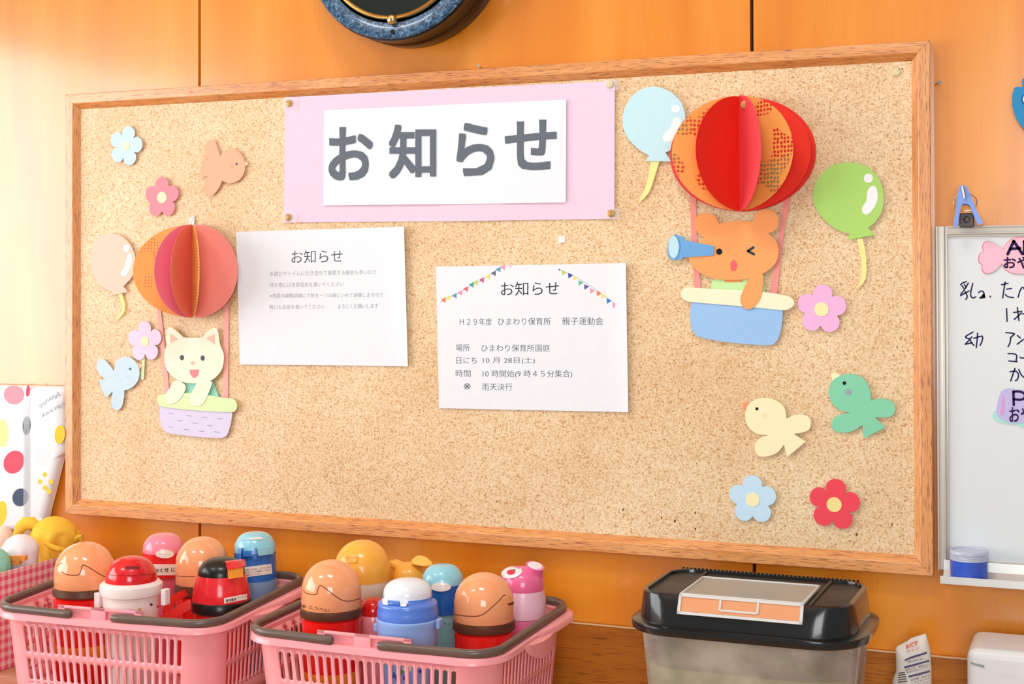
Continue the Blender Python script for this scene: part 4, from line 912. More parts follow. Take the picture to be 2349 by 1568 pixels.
# white-lidded blue bottle
B = Bottle(935, -.272, 'wide blue drink bottle with a white domed lid'); wbo = B
LB2 = plast('8fb4ea', 'light_blue_body', .25, .3); BL2 = plast('5a86e0', 'mid_blue_plastic', .22, .35); WLD = plast('e9eef6', 'white_lid', .2, .3)
B.ring('body', [(('z', B.z0), 56), (('z', B.z0+.004), 60), (1500, 69), (1445, 73), (1440, 74.5), (1434, 74.5), (1431, 72)], LB2); pb = list(B.prof)
B.prof = []; B.ring('shoulder', [(1431, 71), (1427, 72.5), (1415, 72.5), (1404, 70), (1400, 71), (1394, 69), (1388, 60), (1384, 58), (1378, 58)], BL2, sharp=50); ps_ = list(B.prof)
zb_ = B.z(1378, 57); zt_ = CAM.z+ray(935, 1326).z*depth((B.x, B.Y, 0)); B.prof = []
B.ring('white_lid', [(('z', zb_), 57)]+[(('z', zb_+.004+(zt_-zb_-.004)*sin(pi/2*k/12)), max(57*cos(pi/2*k/12)**.72, .05)) for k in range(13)], WLD)
B.prof = ps_
for q in ([(100, 520), (155, 530), (152, 590), (105, 582)], [(275, 548), (362, 545), (335, 605), (285, 603)]): B.rect('latch_tab', BD, q, WLD, .0035)
B.rect('latch', BD, [(160, 540), (272, 545), (270, 585), (162, 580)], BL2, .0035)
lug(B, 861, 870, 1428, 1446, LB2); lug(B, 1003, 1012, 1418, 1440, LB2)
B.prof = pb
random.seed(8)
for k in range(12):
    x = 893+random.random()*78; y = 1512+random.random()*46
    B.patch('printed_dot', ZN, ell(x, y, 3+random.random()*4, 4+random.random()*4, 10), ink(random.choice(['3b4a9c', 'c4283c', '4f9a6a', 'f2e8c8', '7a4a8c', '2f7fc0'])), .0004)
# pink straw bottle
B = Bottle(1200, -.112, 'pink drink bottle with a round strawberry badge and a spout'); pst = B
HPK = plast('ee6c9c', 'hot_pink_plastic', .2, .35); PPK = plast('f1c4d4', 'pale_pink_plastic', .3, .2)
B.ring('body', [(('z', B.z0), 50), (('z', B.z0+.004), 53), (1425, 54)], plast('ee82ac', 'pink_body', .25))
B.prof = []; B.ring('pale_band', [(1424, 54.5), (1390, 54), (1361, 50)], PPK); 
zb_ = B.z(1361, 50); zt_ = CAM.z+ray(1200, 1299).z*depth((B.x, B.Y, 0)); B.prof = []
B.ring('lid', [(('z', zb_), 50), (('z', zb_+.002), 50.5), (('z', zb_+(zt_-zb_)*.45), 50), (('z', zb_+(zt_-zb_)*.7), 44), (('z', zb_+(zt_-zb_)*.9), 32), (('z', zt_), 18)], HPK, sharp=55)
B.patch('round_badge', BD, ell(1478, 243, 112, 62, 24, -.25), plast('f3e6ea', 'badge_white', .3), .0012)
B.patch('strawberry_print', BD, ell(1475, 238, 42, 26, 16, -.2), ink('d8384e'), .0022)
B.patch('leaf_print', BD, ell(1508, 215, 14, 8, 10, .3), ink('5a9a5a'), .0026)
sp0 = PY(1224, 1316, B.Y); sp1 = PY(1228, 1297, B.Y-.003)
v, f = tube_vf([sp0, (sp0+sp1)/2, sp1], [.0145, .0125, .0135], 20, sx=.85); mesh('spout', v, f, HPK, B.root, True)
v, f = tube_vf([sp1, sp1+(sp1-sp0).normalized()*.0015], [.0105, .0095], 20, sx=.85); mesh('spout_insert', v, f, plast('f3e6ea', 'badge_white', .3), B.root, True)
# small red translucent one
B = Bottle(857, -.205, 'small pink drink bottle with a red translucent cap')
B.ring('body', [(('z', B.z0), 32), (1425, 36), (1415, 33)], plast('f0909a', 'soft_pink_body', .2, .4))
zb_ = B.z(1415, 32); zt_ = CAM.z+ray(857, 1369).z*depth((B.x, B.Y, 0)); B.prof = []
B.ring('cap', [(('z', zb_), 32)]+[(('z', zb_+.004+(zt_-zb_-.004)*sin(pi/2*k/10)), max(33*cos(pi/2*k/10)**.8, .05)) for k in range(11)], mat('red_clear_plastic', 'e01818', .08, .05, 10, coat=.6, alpha=.85))

# ------------------------------------------------------------------ pink baskets
def basket(fl, fr, rz, label, side_ear, raise_back):
    """fl, fr: front rim corners at rim height; local frame x to the right, y to the back"""
    BWd, BD_, r0 = .368, .292, .048; zr = -.079-SHZ
    o = empty('plastic_basket', (fl[0]+cos(rz)*BWd/2-sin(rz)*BD_/2, fl[1]+sin(rz)*BWd/2+cos(rz)*BD_/2, SHZ), label, 'basket', 'pink plastic baskets on the shelf', rz=rz)
    PK = plast('faa4aa', 'pink_basket_plastic', .3, .15)
    def per(w, d, r_, s):
        """point and outward normal on a rounded rectangle; s in metres from the front-left end of the front straight, counter-clockwise"""
        segs = [('l', (-w/2+r_, -d/2), (w/2-r_, -d/2), (0, -1)), ('a', (w/2-r_, -d/2+r_), -90), ('l', (w/2, -d/2+r_), (w/2, d/2-r_), (1, 0)), ('a', (w/2-r_, d/2-r_), 0),
                ('l', (w/2-r_, d/2), (-w/2+r_, d/2), (0, 1)), ('a', (-w/2+r_, d/2-r_), 90), ('l', (-w/2, d/2-r_), (-w/2, -d/2+r_), (-1, 0)), ('a', (-w/2+r_, -d/2+r_), 180)]
        return segs
    Wn, Dn = BWd-.020, BD_-.020                       # top size of the wall
    def pt(side, u, z):
        """side index 0 front 1 right 2 back 3 left; u 0..1 along straight; z height above shelf"""
        t = 1-z/zr; w = Wn-.020*t; d = Dn-.020*t; r_ = r0-.006
        seg = per(w, d, r_, 0)[side*2]; a, b_ = seg[1], seg[2]
        x = a[0]+(b_[0]-a[0])*u; y = a[1]+(b_[1]-a[1])*u
        return (x, y, z)
    def arc(side, u, z):
        t = 1-z/zr; w = Wn-.020*t; d = Dn-.020*t; r_ = r0-.006
        seg = per(w, d, r_, 0)[side*2+1]; a = R(seg[2]+90*u); return (seg[1][0]+r_*cos(a), seg[1][1]+r_*sin(a), z)
    zs = [.004, .024, .063, .1085, zr]                 # rows of slots between 28-70-116
    b = Buf()
    for side in range(4):
        n_ = 22 if side in (0, 2) else 16
        for ri in range(4):
            za, zb_ = zs[ri], zs[ri+1]
            if ri in (1, 2):
                for i in range(n_):
                    u0, u1 = i/n_, (i+1)/n_; uc = (u0+u1)/2; hu = (u1-u0)*.28; ph = (zb_-za)
                    z_lo, z_hi = za+.0045, zb_-.0045; hr = .0027
                    inner = []; outer = []
                    for k in range(5):
                        a = pi-pi*k/4; inner.append((uc+hu*cos(a), z_hi-hr+hr*sin(a))); outer.append((u0+(u1-u0)*k/4, zb_))
                    for k in range(5):
                        a = -pi*k/4; inner.append((uc+hu*cos(a), z_lo+hr+hr*sin(a))); outer.append((u1-(u1-u0)*k/4, za))
                    V = [pt(side, *q) for q in inner]+[pt(side, *q) for q in outer]
                    b.add(V, [(k, (k+1) % 10, 10+(k+1) % 10, 10+k) for k in range(10)])
            else:
                V = []; m_ = n_
                for i in range(m_+1): V += [pt(side, i/m_, za), pt(side, i/m_, zb_)]
                b.add(V, [(2*i, 2*i+2, 2*i+3, 2*i+1) for i in range(m_)])
        for ri in range(4):
            V = []
            for i in range(9): V += [arc(side, i/8, zs[ri]), arc(side, i/8, zs[ri+1])]
            b.add(V, [(2*i, 2*i+2, 2*i+3, 2*i+1) for i in range(8)])
    # floor of the basket
    loop = []
    for side in range(4):
        loop += [pt(side, 0, .004), pt(side, 1, .004)]+[arc(side, i/8, .004) for i in range(1, 8)]
    b.add(loop, [tuple(range(len(loop)))])
    def lift(v): return (v[0], v[1], v[2]+raise_back*max(0, (v[1]+BD_/2)/BD_)*(v[2]/zr))
    me = bpy.data.meshes.new('basket_wall'); me.from_pydata([lift(v) for v in b.v], [], b.f); me.materials.append(PK)
    bm = bmesh.new(); bm.from_mesh(me); bmesh.ops.remove_doubles(bm, verts=bm.verts, dist=.00005); bmesh.ops.recalc_face_normals(bm, faces=bm.faces); bm.to_mesh(me); bm.free()
    me.polygons.foreach_set('use_smooth', [True]*len(me.polygons)); me.set_sharp_from_angle(angle=R(35))
    w = bpy.data.objects.new('basket_wall', me); COL.objects.link(w); w.parent = o
    md = w.modifiers.new('thickness', 'SOLIDIFY'); md.thickness = .0017; md.offset = -1
    # rim flange: swept section following the rounded rectangle
    def ringpts(w_, d_, r_, n_=10):
        out = []
        for k in range(4):
            seg = per(w_, d_, r_, 0); l = seg[2*k]; a = seg[2*k+1]
            for i in range(13): out.append((l[1][0]+(l[2][0]-l[1][0])*i/12, l[1][1]+(l[2][1]-l[1][1])*i/12))
            for i in range(1, n_): an = R(a[2]+90*i/n_); out.append((a[1][0]+r_*cos(an), a[1][1]+r_*sin(an)))
        return out
    secs = [(-.0022, zr-.004), (-.0022, zr+.001), (.000, zr+.0026), (.009, zr+.0026), (.0115, zr+.0008), (.0125, zr-.006), (.0105, zr-.006), (.009, zr-.0005), (0, zr-.0008), (0, zr-.004)]
    rings = []
    for off, z in secs:
        rg = []
        for (x, y), (xb, yb_) in zip(ringpts(Wn, Dn, r0-.006), ringpts(Wn+.02, Dn+.02, r0+.004)):
            nx_, ny_ = (xb-x)/.01, (yb_-y)/.01
            ex = 0
            if off > .008 and side_ear:
                # grips widen the short sides towards the back
                if nx_ > .3: ex = .009*max(0, min(1, (y+.02)/.07))*max(0, nx_)
                if nx_ < -.3: ex = .004*max(0, min(1, (y+.02)/.07))
            rg.append(lift((x+nx_*off+ex*(1 if nx_ > 0 else -1), y+ny_*off, z)))
        rings.append(rg)
    V = [p for rg in rings for p in rg]; n_ = len(rings[0]); Fc = []
    for i in range(len(secs)):
        j = (i+1) % len(secs)
        for k in range(n_): Fc.append((i*n_+k, i*n_+(k+1) % n_, j*n_+(k+1) % n_, j*n_+k))
    mesh('rim', V, Fc, PK, o, True, world=False, sharp=45)
    for sg in (1, -1):
        tb = Buf(); V = []; Fc = []; n_ = 14
        for i in range(n_+1):
            t = i/n_; y = -.055+.115*t; e = sin(pi*t)**.6; xx = (Wn/2+.011)
            V += [lift((sg*xx, y, zr-.002)), lift((sg*(xx+.010*e), y, zr-.006*e)), lift((sg*(xx+.009*e), y, zr-.026*e-.002)), lift((sg*(xx+.007*e), y, zr-.026*e-.002)), lift((sg*(xx+.006*e), y, zr-.008*e-.001)), lift((sg*(xx-.002), y, zr-.004))]
        for i in range(n_):
            for k in range(6): Fc.append((i*6+k, i*6+(k+1) % 6, i*6+6+(k+1) % 6, i*6+6+k))
        mesh('grip_tab', V, Fc, PK, o, True, world=False, sharp=50)
    # handle seats at the middle of the front and back, with their pivot holes
    for sg in (-1, 1):
        y0 = sg*(BD_/2-.0075)
        V = []; b2 = Buf(); w2 = .068; zlo, zhi = zr-.004, zr+.0175
        def seat(xa, xb, za, zb_, ya, yb_): b2.add(*box_vf(xa, xb, min(ya, yb_), max(ya, yb_), za, zb_, .0012))
        seat(-w2, w2, zhi-.0045, zhi, y0, y0+.0035); seat(-w2, w2, zlo, zlo+.006, y0, y0+.0035)
        for xa, xb in ((-w2, -w2+.012), (-.014, .010), (w2-.012, w2)): seat(xa, xb, zlo, zhi, y0, y0+.0035)
        seat(-w2+.006, -.006, zlo, zhi-.001, y0+.0045, y0+.006)
        seat(.004, w2-.004, zlo, zhi-.001, y0+.0045, y0+.006)
        mesh('handle_seat', [lift(v) for v in b2.v], b2.f, PK, o, True, world=False, sharp=50)
    # two folding handles lying on the rim
    HB = plast('66534a', 'brown_handle_plastic', .35, .15)
    for sg in (-1, 1):
        xe = .0 + (-.042 if sg < 0 else .024); rr = .040; xo = BWd/2-.006; yo = BD_/2-.006; zz = zr+.0075
        pts = [(sg*abs(xe) if sg < 0 else xe, -yo-.004, zz)]
        pts += [(sg*(xo-rr-.07), -yo-.003, zz), (sg*(xo-rr), -yo, zz)]
        for k in range(1, 9): a = R(90*k/9); pts.append((sg*(xo-rr+rr*sin(a)), -yo+rr-rr*cos(a), zz))
        pts += [(sg*xo, 0, zz)]
        for k in range(1, 9): a = R(90*k/9); pts.append((sg*(xo-rr+rr*cos(a)), yo-rr+rr*sin(a), zz))
        pts += [(sg*(xo-rr), yo, zz), (sg*.03, yo+.001, zz)]
        pts = [lift(p) for p in pts]
        dense = []
        for i in range(len(pts)-1):
            for k in range(3): dense.append(Vector(pts[i]).lerp(Vector(pts[i+1]), k/3))
        dense.append(Vector(pts[-1])); rad = [.0060]*len(dense); rad[0] = .0044; rad[-1] = .0044
        dense.insert(1, dense[0].lerp(dense[1], .25)); rad.insert(1, .0057)
        v, f = tube_vf(dense, rad, 12, sx=.85, upv=(0, 0, 1)); mesh('folding_handle', v, f, HB, o, True, world=False, sharp=60)
    return o
b1 = basket((.142, -.352), None, R(3.0), 'pink slotted plastic basket at the left, holding six drink bottles', True, .010)
b2_ = basket((.549, -.338), None, R(-.5), 'pink slotted plastic basket in the middle, holding eight drink bottles', True, .008)

# ------------------------------------------------------------------ insect tank at the right
tx, ty = 1.2005, -.176
tk = empty('insect_tank', (tx, ty, SHZ), 'clear plastic tank of green water with a black lid below the cork board', 'tank')
def rr_loop(w, d, r_, n_=10, cx=0, cy=0):
    out = []
    for (sx_, sy_, a0) in ((1, -1, -90), (1, 1, 0), (-1, 1, 90), (-1, -1, 180)):
        for i in range(n_+1):
            a = R(a0+90*i/n_); out.append((cx+sx_*(w/2-r_)+r_*cos(a), cy+sy_*(d/2-r_)+r_*sin(a)))
    return out
def loft(name, levels, m, parent, cap0=True, cap1=True, sharp=35):
    """levels (w, d, r, z[, dy])"""
    V = []; n_ = None; Fc = []
    for lv in levels:
        lp = rr_loop(lv[0], lv[1], lv[2], 10, tx, ty+(lv[4] if len(lv) > 4 else 0)); n_ = len(lp); V += [(x, y, lv[3]) for x, y in lp]
    for i in range(len(levels)-1):
        for k in range(n_): Fc.append((i*n_+k, i*n_+(k+1) % n_, (i+1)*n_+(k+1) % n_, (i+1)*n_+k))
    if cap0: Fc.append(tuple(range(n_)))
    if cap1: Fc.append(tuple((len(levels)-1)*n_+k for k in range(n_)))
    return mesh(name, V, Fc, m, parent, True, sharp=sharp)
def clear_mat(name, tint, gloss=.12, body=0.0, bodyc='ffffff', rough=.03):
    m = bpy.data.materials.new(name); m.use_nodes = True; nt = m.node_tree; L = nt.links; nt.nodes.remove(nt.nodes['Principled BSDF'])
    out = nt.nodes['Material Output']; tr = nt.nodes.new('ShaderNodeBsdfTransparent'); tr.inputs[0].default_value = (*lin(tint), 1)
    gl = nt.nodes.new('ShaderNodeBsdfGlossy'); gl.inputs['Roughness'].default_value = rough
    fr = nt.nodes.new('ShaderNodeFresnel'); fr.inputs[0].default_value = 1.45
    mx = nt.nodes.new('ShaderNodeMixShader'); L.new(fr.outputs[0], mx.inputs[0]); L.new(tr.outputs[0], mx.inputs[1]); L.new(gl.outputs[0], mx.inputs[2])
    df = nt.nodes.new('ShaderNodeBsdfDiffuse'); df.inputs[0].default_value = (*lin(bodyc), 1)
    tcn = nt.nodes.new('ShaderNodeTexCoord'); nz = nt.nodes.new('ShaderNodeTexNoise'); nz.inputs['Scale'].default_value = 14; nz.inputs['Detail'].default_value = 4; L.new(tcn.outputs['Object'], nz.inputs['Vector'])
    mr = nt.nodes.new('ShaderNodeMapRange'); mr.inputs[1].default_value = .35; mr.inputs[2].default_value = .7; mr.inputs[3].default_value = body*.6; mr.inputs[4].default_value = min(1, body*1.4); L.new(nz.outputs[0], mr.inputs[0])
    m2 = nt.nodes.new('ShaderNodeMixShader'); L.new(mr.outputs[0], m2.inputs[0]); L.new(mx.outputs[0], m2.inputs[1]); L.new(df.outputs[0], m2.inputs[2]); L.new(m2.outputs[0], out.inputs[0])
    return m
TANK = clear_mat('clear_tank_plastic', 'fcfcfa', body=.34, bodyc='f0e2d4')
zt_ = -.036
loft('tank_wall', [(.236, .150, .045, SHZ+.0005), (.240, .154, .047, SHZ+.004), (.268, .182, .055, zt_)], TANK, tk, True, False)
zw = PZ(1720, 1552, -.1).z
# water line from the front wall: solve height where the front wall shows row 1553
zw = -.098
for _ in range(20):
    t = (zw-SHZ)/(zt_-SHZ); yf_ = ty-(.154+.028*t)/2; zw = PY(1700, 1552, yf_).z
t = (zw-SHZ)/(zt_-SHZ)
WAT = clear_mat('green_water', 'd0dc98', body=.8, bodyc='b0ba3c', rough=.02)
loft('water', [(.234, .148, .044, SHZ+.0065), (.236+.027*t-.002, .150+.027*t-.002, .052, zw)], WAT, tk)
random.seed(3)
def weed(n_, zlo, zhi, m, name, sp=1.0):
    b = Buf()
    for _ in range(n_):
        x = tx+random.uniform(-.105, .105)*sp; y = ty+random.uniform(-.062, .062)*sp; p = Vector((x, y, random.uniform(zlo, zhi)))
        d = Vector((random.uniform(-1, 1), random.uniform(-1, 1), random.uniform(-.3, .5))).normalized(); P = [p]
        for k in range(5):
            d = (d+Vector((random.uniform(-.6, .6), random.uniform(-.6, .6), random.uniform(-.3, .3)))).normalized(); q = P[-1]+d*.006
            q.x = min(max(q.x, tx-.112), tx+.112); q.y = min(max(q.y, ty-.068), ty+.068); q.z = min(max(q.z, SHZ+.01), zhi+.004); P.append(q)
        b.add(*tube_vf(P, .0007, 4))
        for k in range(6):
            c_ = P[k % len(P)]; e = Vector((random.uniform(-1, 1), random.uniform(-1, 1), random.uniform(-.2, .6))).normalized()*.005
            s2 = e.cross(Vector((0, 0, 1))).normalized()*.0012
            b.add([c_, c_+e*.5+s2, c_+e, c_+e*.5-s2], [(0, 1, 2, 3)])
    return tag(b.obj(name, m, tk), kind='stuff')
weed(240, SHZ+.012, zw-.006, mat('dark_waterweed', '4a6a1a', .6, .3, 80), 'waterweed')
weed(60, zw-.002, zw+.002, mat('bright_waterweed', '7fb02a', .55, .3, 80), 'floating_weed')
LID = mat('black_lid_plastic', '1a1918', .2, .1, 30, coat=.35)
LIDT = mat('dusty_lid_plastic', '2c2823', .5, .15, 40, coat=.05, bump=.3)
loft('lid_rim', [(.276, .190, .058, -.0420), (.290, .204, .064, -.0418), (.292, .206, .065, -.036), (.291, .205, .065, -.0325), (.284, .198, .061, -.0315), (.268, .183, .056, -.0310)], LID, tk)
loft('lid_dome', [(.268, .183, .052, -.0314), (.267, .180, .050, -.020), (.262, .172, .044, -.004), (.258, .164, .036, .0035), (.252, .158, .032, .0052), (.247, .153, .030, .0045), (.246, .152, .030, .0005)], LID, tk, sharp=30)
loft('lid_top', [(.246, .152, .030, .0006), (.245, .151, .030, .0010)], LIDT, tk)
box('lid_ridge', tx-.083, tx-.079, ty-.074, ty+.074, .0008, .0042, LIDT, tk, bev=.001)
box('lid_ridge', tx+.079, tx+.083, ty-.074, ty+.074, .0008, .0042, LIDT, tk, bev=.001)
for k in range(34): pass
b = Buf()
for k in range(44): b.add(*box_vf(tx-.115+k*.0053, tx-.115+k*.0053+.0025, ty+.078, ty+.0805, .003, .0065))
tag(b.obj('lid_teeth', LID, tk), kind='stuff')
HT = mat('frosted_hatch_plastic', 'c9c0b4', .3, .05, 30, coat=.3, alpha=.55); HE = mat('hatch_edge_plastic', 'e4e4e0', .25, .05, 30, coat=.3, alpha=.8)
h0, h1, hy0, hy1 = tx-.0745, tx+.0765, ty-.0800, ty+.027
box('hatch_window', h0+.003, h1-.003, hy0+.002, hy1-.003, .0045, .0060, HT, tk)
b = Buf()
for q in ((h0, h0+.003, hy0, hy1), (h1-.003, h1, hy0, hy1), (h0, h1, hy1-.003, hy1), (h0, h1, hy0-.001, hy0+.002)): b.add(*box_vf(q[0], q[1], q[2], q[3], .0040, .0075, .0006))
b.obj('hatch_frame', HE, tk, True)
zf0 = -.0150
yb0, yb1 = hy0-.0005, ty-.0915                # the flap leans out from the hatch to the dome foot
def flap(name, x0_, x1_, t0, t1, th, m, off=0):
    V = []
    for x in (x0_, x1_):
        for t in (t0, t1):
            y = yb0+(yb1-yb0)*t; z = .0068+(zf0-.0068)*t
            V += [(x, y-.0006-off-th, z), (x, y-.0006-off, z-.0008)]
    return V, [(0, 1, 3, 2), (4, 6, 7, 5), (0, 4, 5, 1), (2, 3, 7, 6), (0, 2, 6, 4), (1, 5, 7, 3)]
b = Buf()
for q in ((h0, h0+.0035, 0, 1), (h1-.0035, h1, 0, 1), (h0, h1, .86, 1), (h0, h1, 0, .12), (tx-.022, tx+.022, .60, .70), (tx-.024, tx-.0215, .1, .66), (tx+.0215, tx+.024, .1, .66)): b.add(*flap('', *q, .0022, HE))
b.obj('hatch_flap_frame', HE, tk)
v, f = flap('', h0+.0035, h1-.0035, .12, .86, .0008, HE); mesh('hatch_flap', v, f, mat('orange_tinted_flap', 'f0a878', .25, .05, 20, coat=.3, alpha=.8), tk)

# ------------------------------------------------------------------ food packet and white device at the right
pk = empty('food_packet', place(ZN, (2095, 1560), -.06), 'opened white paper packet with orange print and purple table bars, leaning on the wall', 'packet')
pk.location.z = SHZ
Yp = -.05
outl = [(180, 425), (200, 395), (270, 360), (360, 310), (450, 250), (540, 222), (600, 205), (680, 178), (715, 290), (750, 430), (770, 600), (778, 760), (780, 1016), (785, 1300), (785, 1750), (60, 1750), (95, 1300), (120, 1016), (135, 920), (190, 800), (185, 600)]
xz = [(q.x, q.z) for q in (PY(*z2p(BE, p), Yp) for p in outl)]
zmin = SHZ+.001; xz = [(x, max(z, zmin)) for x, z in xz]
PKT = paper('eeeae2', 'packet_paper')
# pouch: front sheet bulging toward the room, built as a filled outline fanned from an inner loop
cxp = sum(x for x, z in xz)/len(xz); czp = sum(z for x, z in xz)/len(xz); n_ = len(xz); V = []; Fc = []
for k, (sc_, dy) in enumerate(((1, 0), (.8, -.005), (.5, -.008))):
    V += [(cxp+(x-cxp)*sc_, Yp+dy, czp+(z-czp)*sc_) for x, z in xz]
V.append((cxp, Yp-.009, czp))
for k in range(2):
    for i in range(n_): Fc.append((k*n_+i, k*n_+(i+1) % n_, (k+1)*n_+(i+1) % n_, (k+1)*n_+i))
for i in range(n_): Fc.append((2*n_+i, 2*n_+(i+1) % n_, 3*n_))
o_ = len(V); V += [(x, Yp+.006, z) for x, z in xz]
for i in range(n_): Fc.append((i, (i+1) % n_, o_+(i+1) % n_, o_+i))
Fc.append(tuple(o_+i for i in range(n_)))
mesh('pouch', V, Fc, PKT, pk, True, sharp=60)
def psurf(px, py):
    p = PY(px, py, Yp); u = max(abs(p.x-cxp)/.026, abs(p.z-czp)/.06); return Vector((p.x, Yp-.0096-.0004, p.z))
def pquad(nm, q, c): 
    qq = [psurf(*z2p(BE, p)) for p in q]; v, f = prism_xz([(p.x, p.z) for p in qq], qq[0].y, qq[0].y+.0008); mesh(nm, v, f, ink(c), pk)
for q in ([(350, 575), (440, 530), (540, 497), (640, 470), (722, 440), (722, 475), (640, 500), (540, 530), (440, 560), (350, 598)], [(345, 690), (555, 635), (765, 580), (765, 605), (555, 665), (345, 720)], [(415, 845), (600, 800), (772, 755), (772, 785), (600, 832), (415, 872)]): pquad('table_bar', q, '5a5478')
for k, yy in enumerate((790, 822, 862, 900, 938)): pquad('printed_line', [(240, yy+10), (350+k*10, yy-10), (352+k*10, yy+2), (240, yy+24)], '55504e')
text('orange_print', 'めだか', BE, [(365, 330), (570, 235), (585, 315), (375, 400)], psurf, ink('ee5a2a'), pk, off=.02)
text('orange_print', 'のえさ', BE, [(370, 420), (590, 365), (595, 410), (375, 460)], psurf, ink('f09080'), pk, off=.0)
for s_, q in (('原材料名', [(400, 600), (640, 545), (645, 580), (400, 635)]), ('保存方法、直射日光', [(360, 735), (750, 640), (752, 675), (362, 770)]), ('高温多湿をさけて', [(380, 775), (740, 685), (742, 715), (382, 805)]),
              ('使用量一回分を', [(450, 905), (765, 820), (768, 850), (452, 940)]), ('一日二回与えて', [(470, 950), (770, 870), (772, 900), (472, 985)]), ('ください', [(500, 990), (770, 930), (772, 960), (502, 1015)])):
    text('small_print', s_, BE, q, psurf, ink('6a6668'), pk)

dv = empty('white_device', (1.50, -.085, SHZ), 'white rounded plastic appliance with a thin side slot on the shelf at the right edge', 'appliance')
DW = plast('e8eaea', 'white_device_plastic', .28, .25)
zd = -.062; q0 = PZ(2240, 1442, zd); q1 = PZ(2240, 1487, zd)
dx0 = PY(2217, 1500, (q1.y)).x
box('casing', dx0, dx0+.16, q1.y-.003, min(q0.y, -.004), SHZ+.0005, zd, DW, dv, bev=.012)
yy = q1.y-.003
sl = [PY(*z2p(BE, p), yy-.0002) for p in ((1440, 650), (1520, 680), (1600, 700), (1675, 718))]
v, f = tube_vf(sl, [.0008, .0011, .0015, .0016], 8); mesh('slot', v, f, mat('slot_grey', '9aa0a2', .6), dv, True)
text('embossed_mark', '○○○○', BE, [(1960, 830), (2240, 880), (2240, 940), (1960, 890)], plane(yy-.0002), ink('d2d6d8'), dv, off=-.01)

# ------------------------------------------------------------------ left: printed bag, gingham box and its contents
bgo = empty('vinyl_bag', (-.14, -.003, SHZ), 'white printed vinyl bag hanging flat on the wall left of the cork board', 'bag')
outl = [(548, 60, 1), (400, 55), (240, 50), (0, 45), (-300, 40), (-600, 40, 1), (-600, 800), (-560, 1250, 1), (0, 1260), (375, 1250, 1), (400, 1120), (440, 960), (480, 800), (520, 640), (548, 560)]
xz = [(q.x, q.z) for q in (PY(*z2p(ZK, p), -.004) for p in spline(outl, 4))]
xz = [(min(x, -.0015), max(z, SHZ+.002)) for x, z in xz]
BAG = mat('white_vinyl', 'eef2f4', .25, .03, 20, coat=.3, bump=.1, bscale=30)
cxp, czp = -.13, .03; n_ = len(xz); V = []; Fc = []
for sc_, dy in ((1, .006), (.99, -.004), (.96, -.0088), (.85, -.0102)): V += [(cxp+(x-cxp)*sc_, dy-.001, czp+(z-czp)*sc_) for x, z in xz]
V.append((cxp, -.0105, czp))
for k in range(3):
    for i in range(n_): Fc.append((k*n_+i, k*n_+(i+1) % n_, (k+1)*n_+(i+1) % n_, (k+1)*n_+i))
for i in range(n_): Fc.append((3*n_+i, 3*n_+(i+1) % n_, 4*n_))
Fc.append(tuple(range(n_)))
mesh('bag_body', V, Fc, BAG, bgo, True, sharp=70)
Yb = -.0112
def blob(nm, pts, c, sm=True, yo=0): return cutout(nm, ZK, pts, Yb-yo, ink(c), bgo, th=.0004, sm=sm)
for cx_, cy_, rx_, ry_, c_, rot in ((115, 130, 85, 78, 'e9a0ae', .4), (232, 95, 14, 50, 'e0506c', .1), (222, 385, 34, 78, '4c5866', .05), (20, 450, 52, 115, 'fbeaa0', 0), (115, 690, 82, 100, 'ea5a70', .5), (500, 460, 44, 78, 'f6c93c', .1),
                                     (345, 630, 70, 95, 'e4eaee', 0), (170, 985, 66, 76, '4c5a70', .3), (10, 1120, 46, 105, 'f7cf48', .1), (285, 1180, 70, 34, 'e4eaee', -.2)):
    cutout('printed_oval', ZK, ell(cx_, cy_, rx_, ry_, 28, rot), Yb, ink(c_), bgo, th=.0004, sm=False)
for cx_, cy_ in ((375, 795), (335, 855), (425, 855), (375, 905), (410, 935)): cutout('printed_oval', ZK, ell(cx_, cy_, 20, 22, 14), Yb, ink('f3cd4e'), bgo, th=.0004, sm=False)
text('bag_text', 'Mouse', ZK, [(503, 130), (348, 250), (322, 220), (477, 100)], plane(Yb-.0002), ink('9aa4b0'), bgo)
text('bag_text', 'Mickey', ZK, [(543, 210), (363, 325), (337, 295), (517, 180)], plane(Yb-.0002), ink('929caa'), bgo)
v, f = box_vf(PY(*z2p(ZK, (200, 100)), Yb).x, PY(*z2p(ZK, (252, 100)), Yb).x, Yb-.0012, Yb-.0006, SHZ+.03, PY(*z2p(ZK, (220, 140)), Yb).z)
mesh('clear_strip', v, f, mat('clear_film', 'd4dade', .1, .03, 20, coat=.4, alpha=.3), bgo)

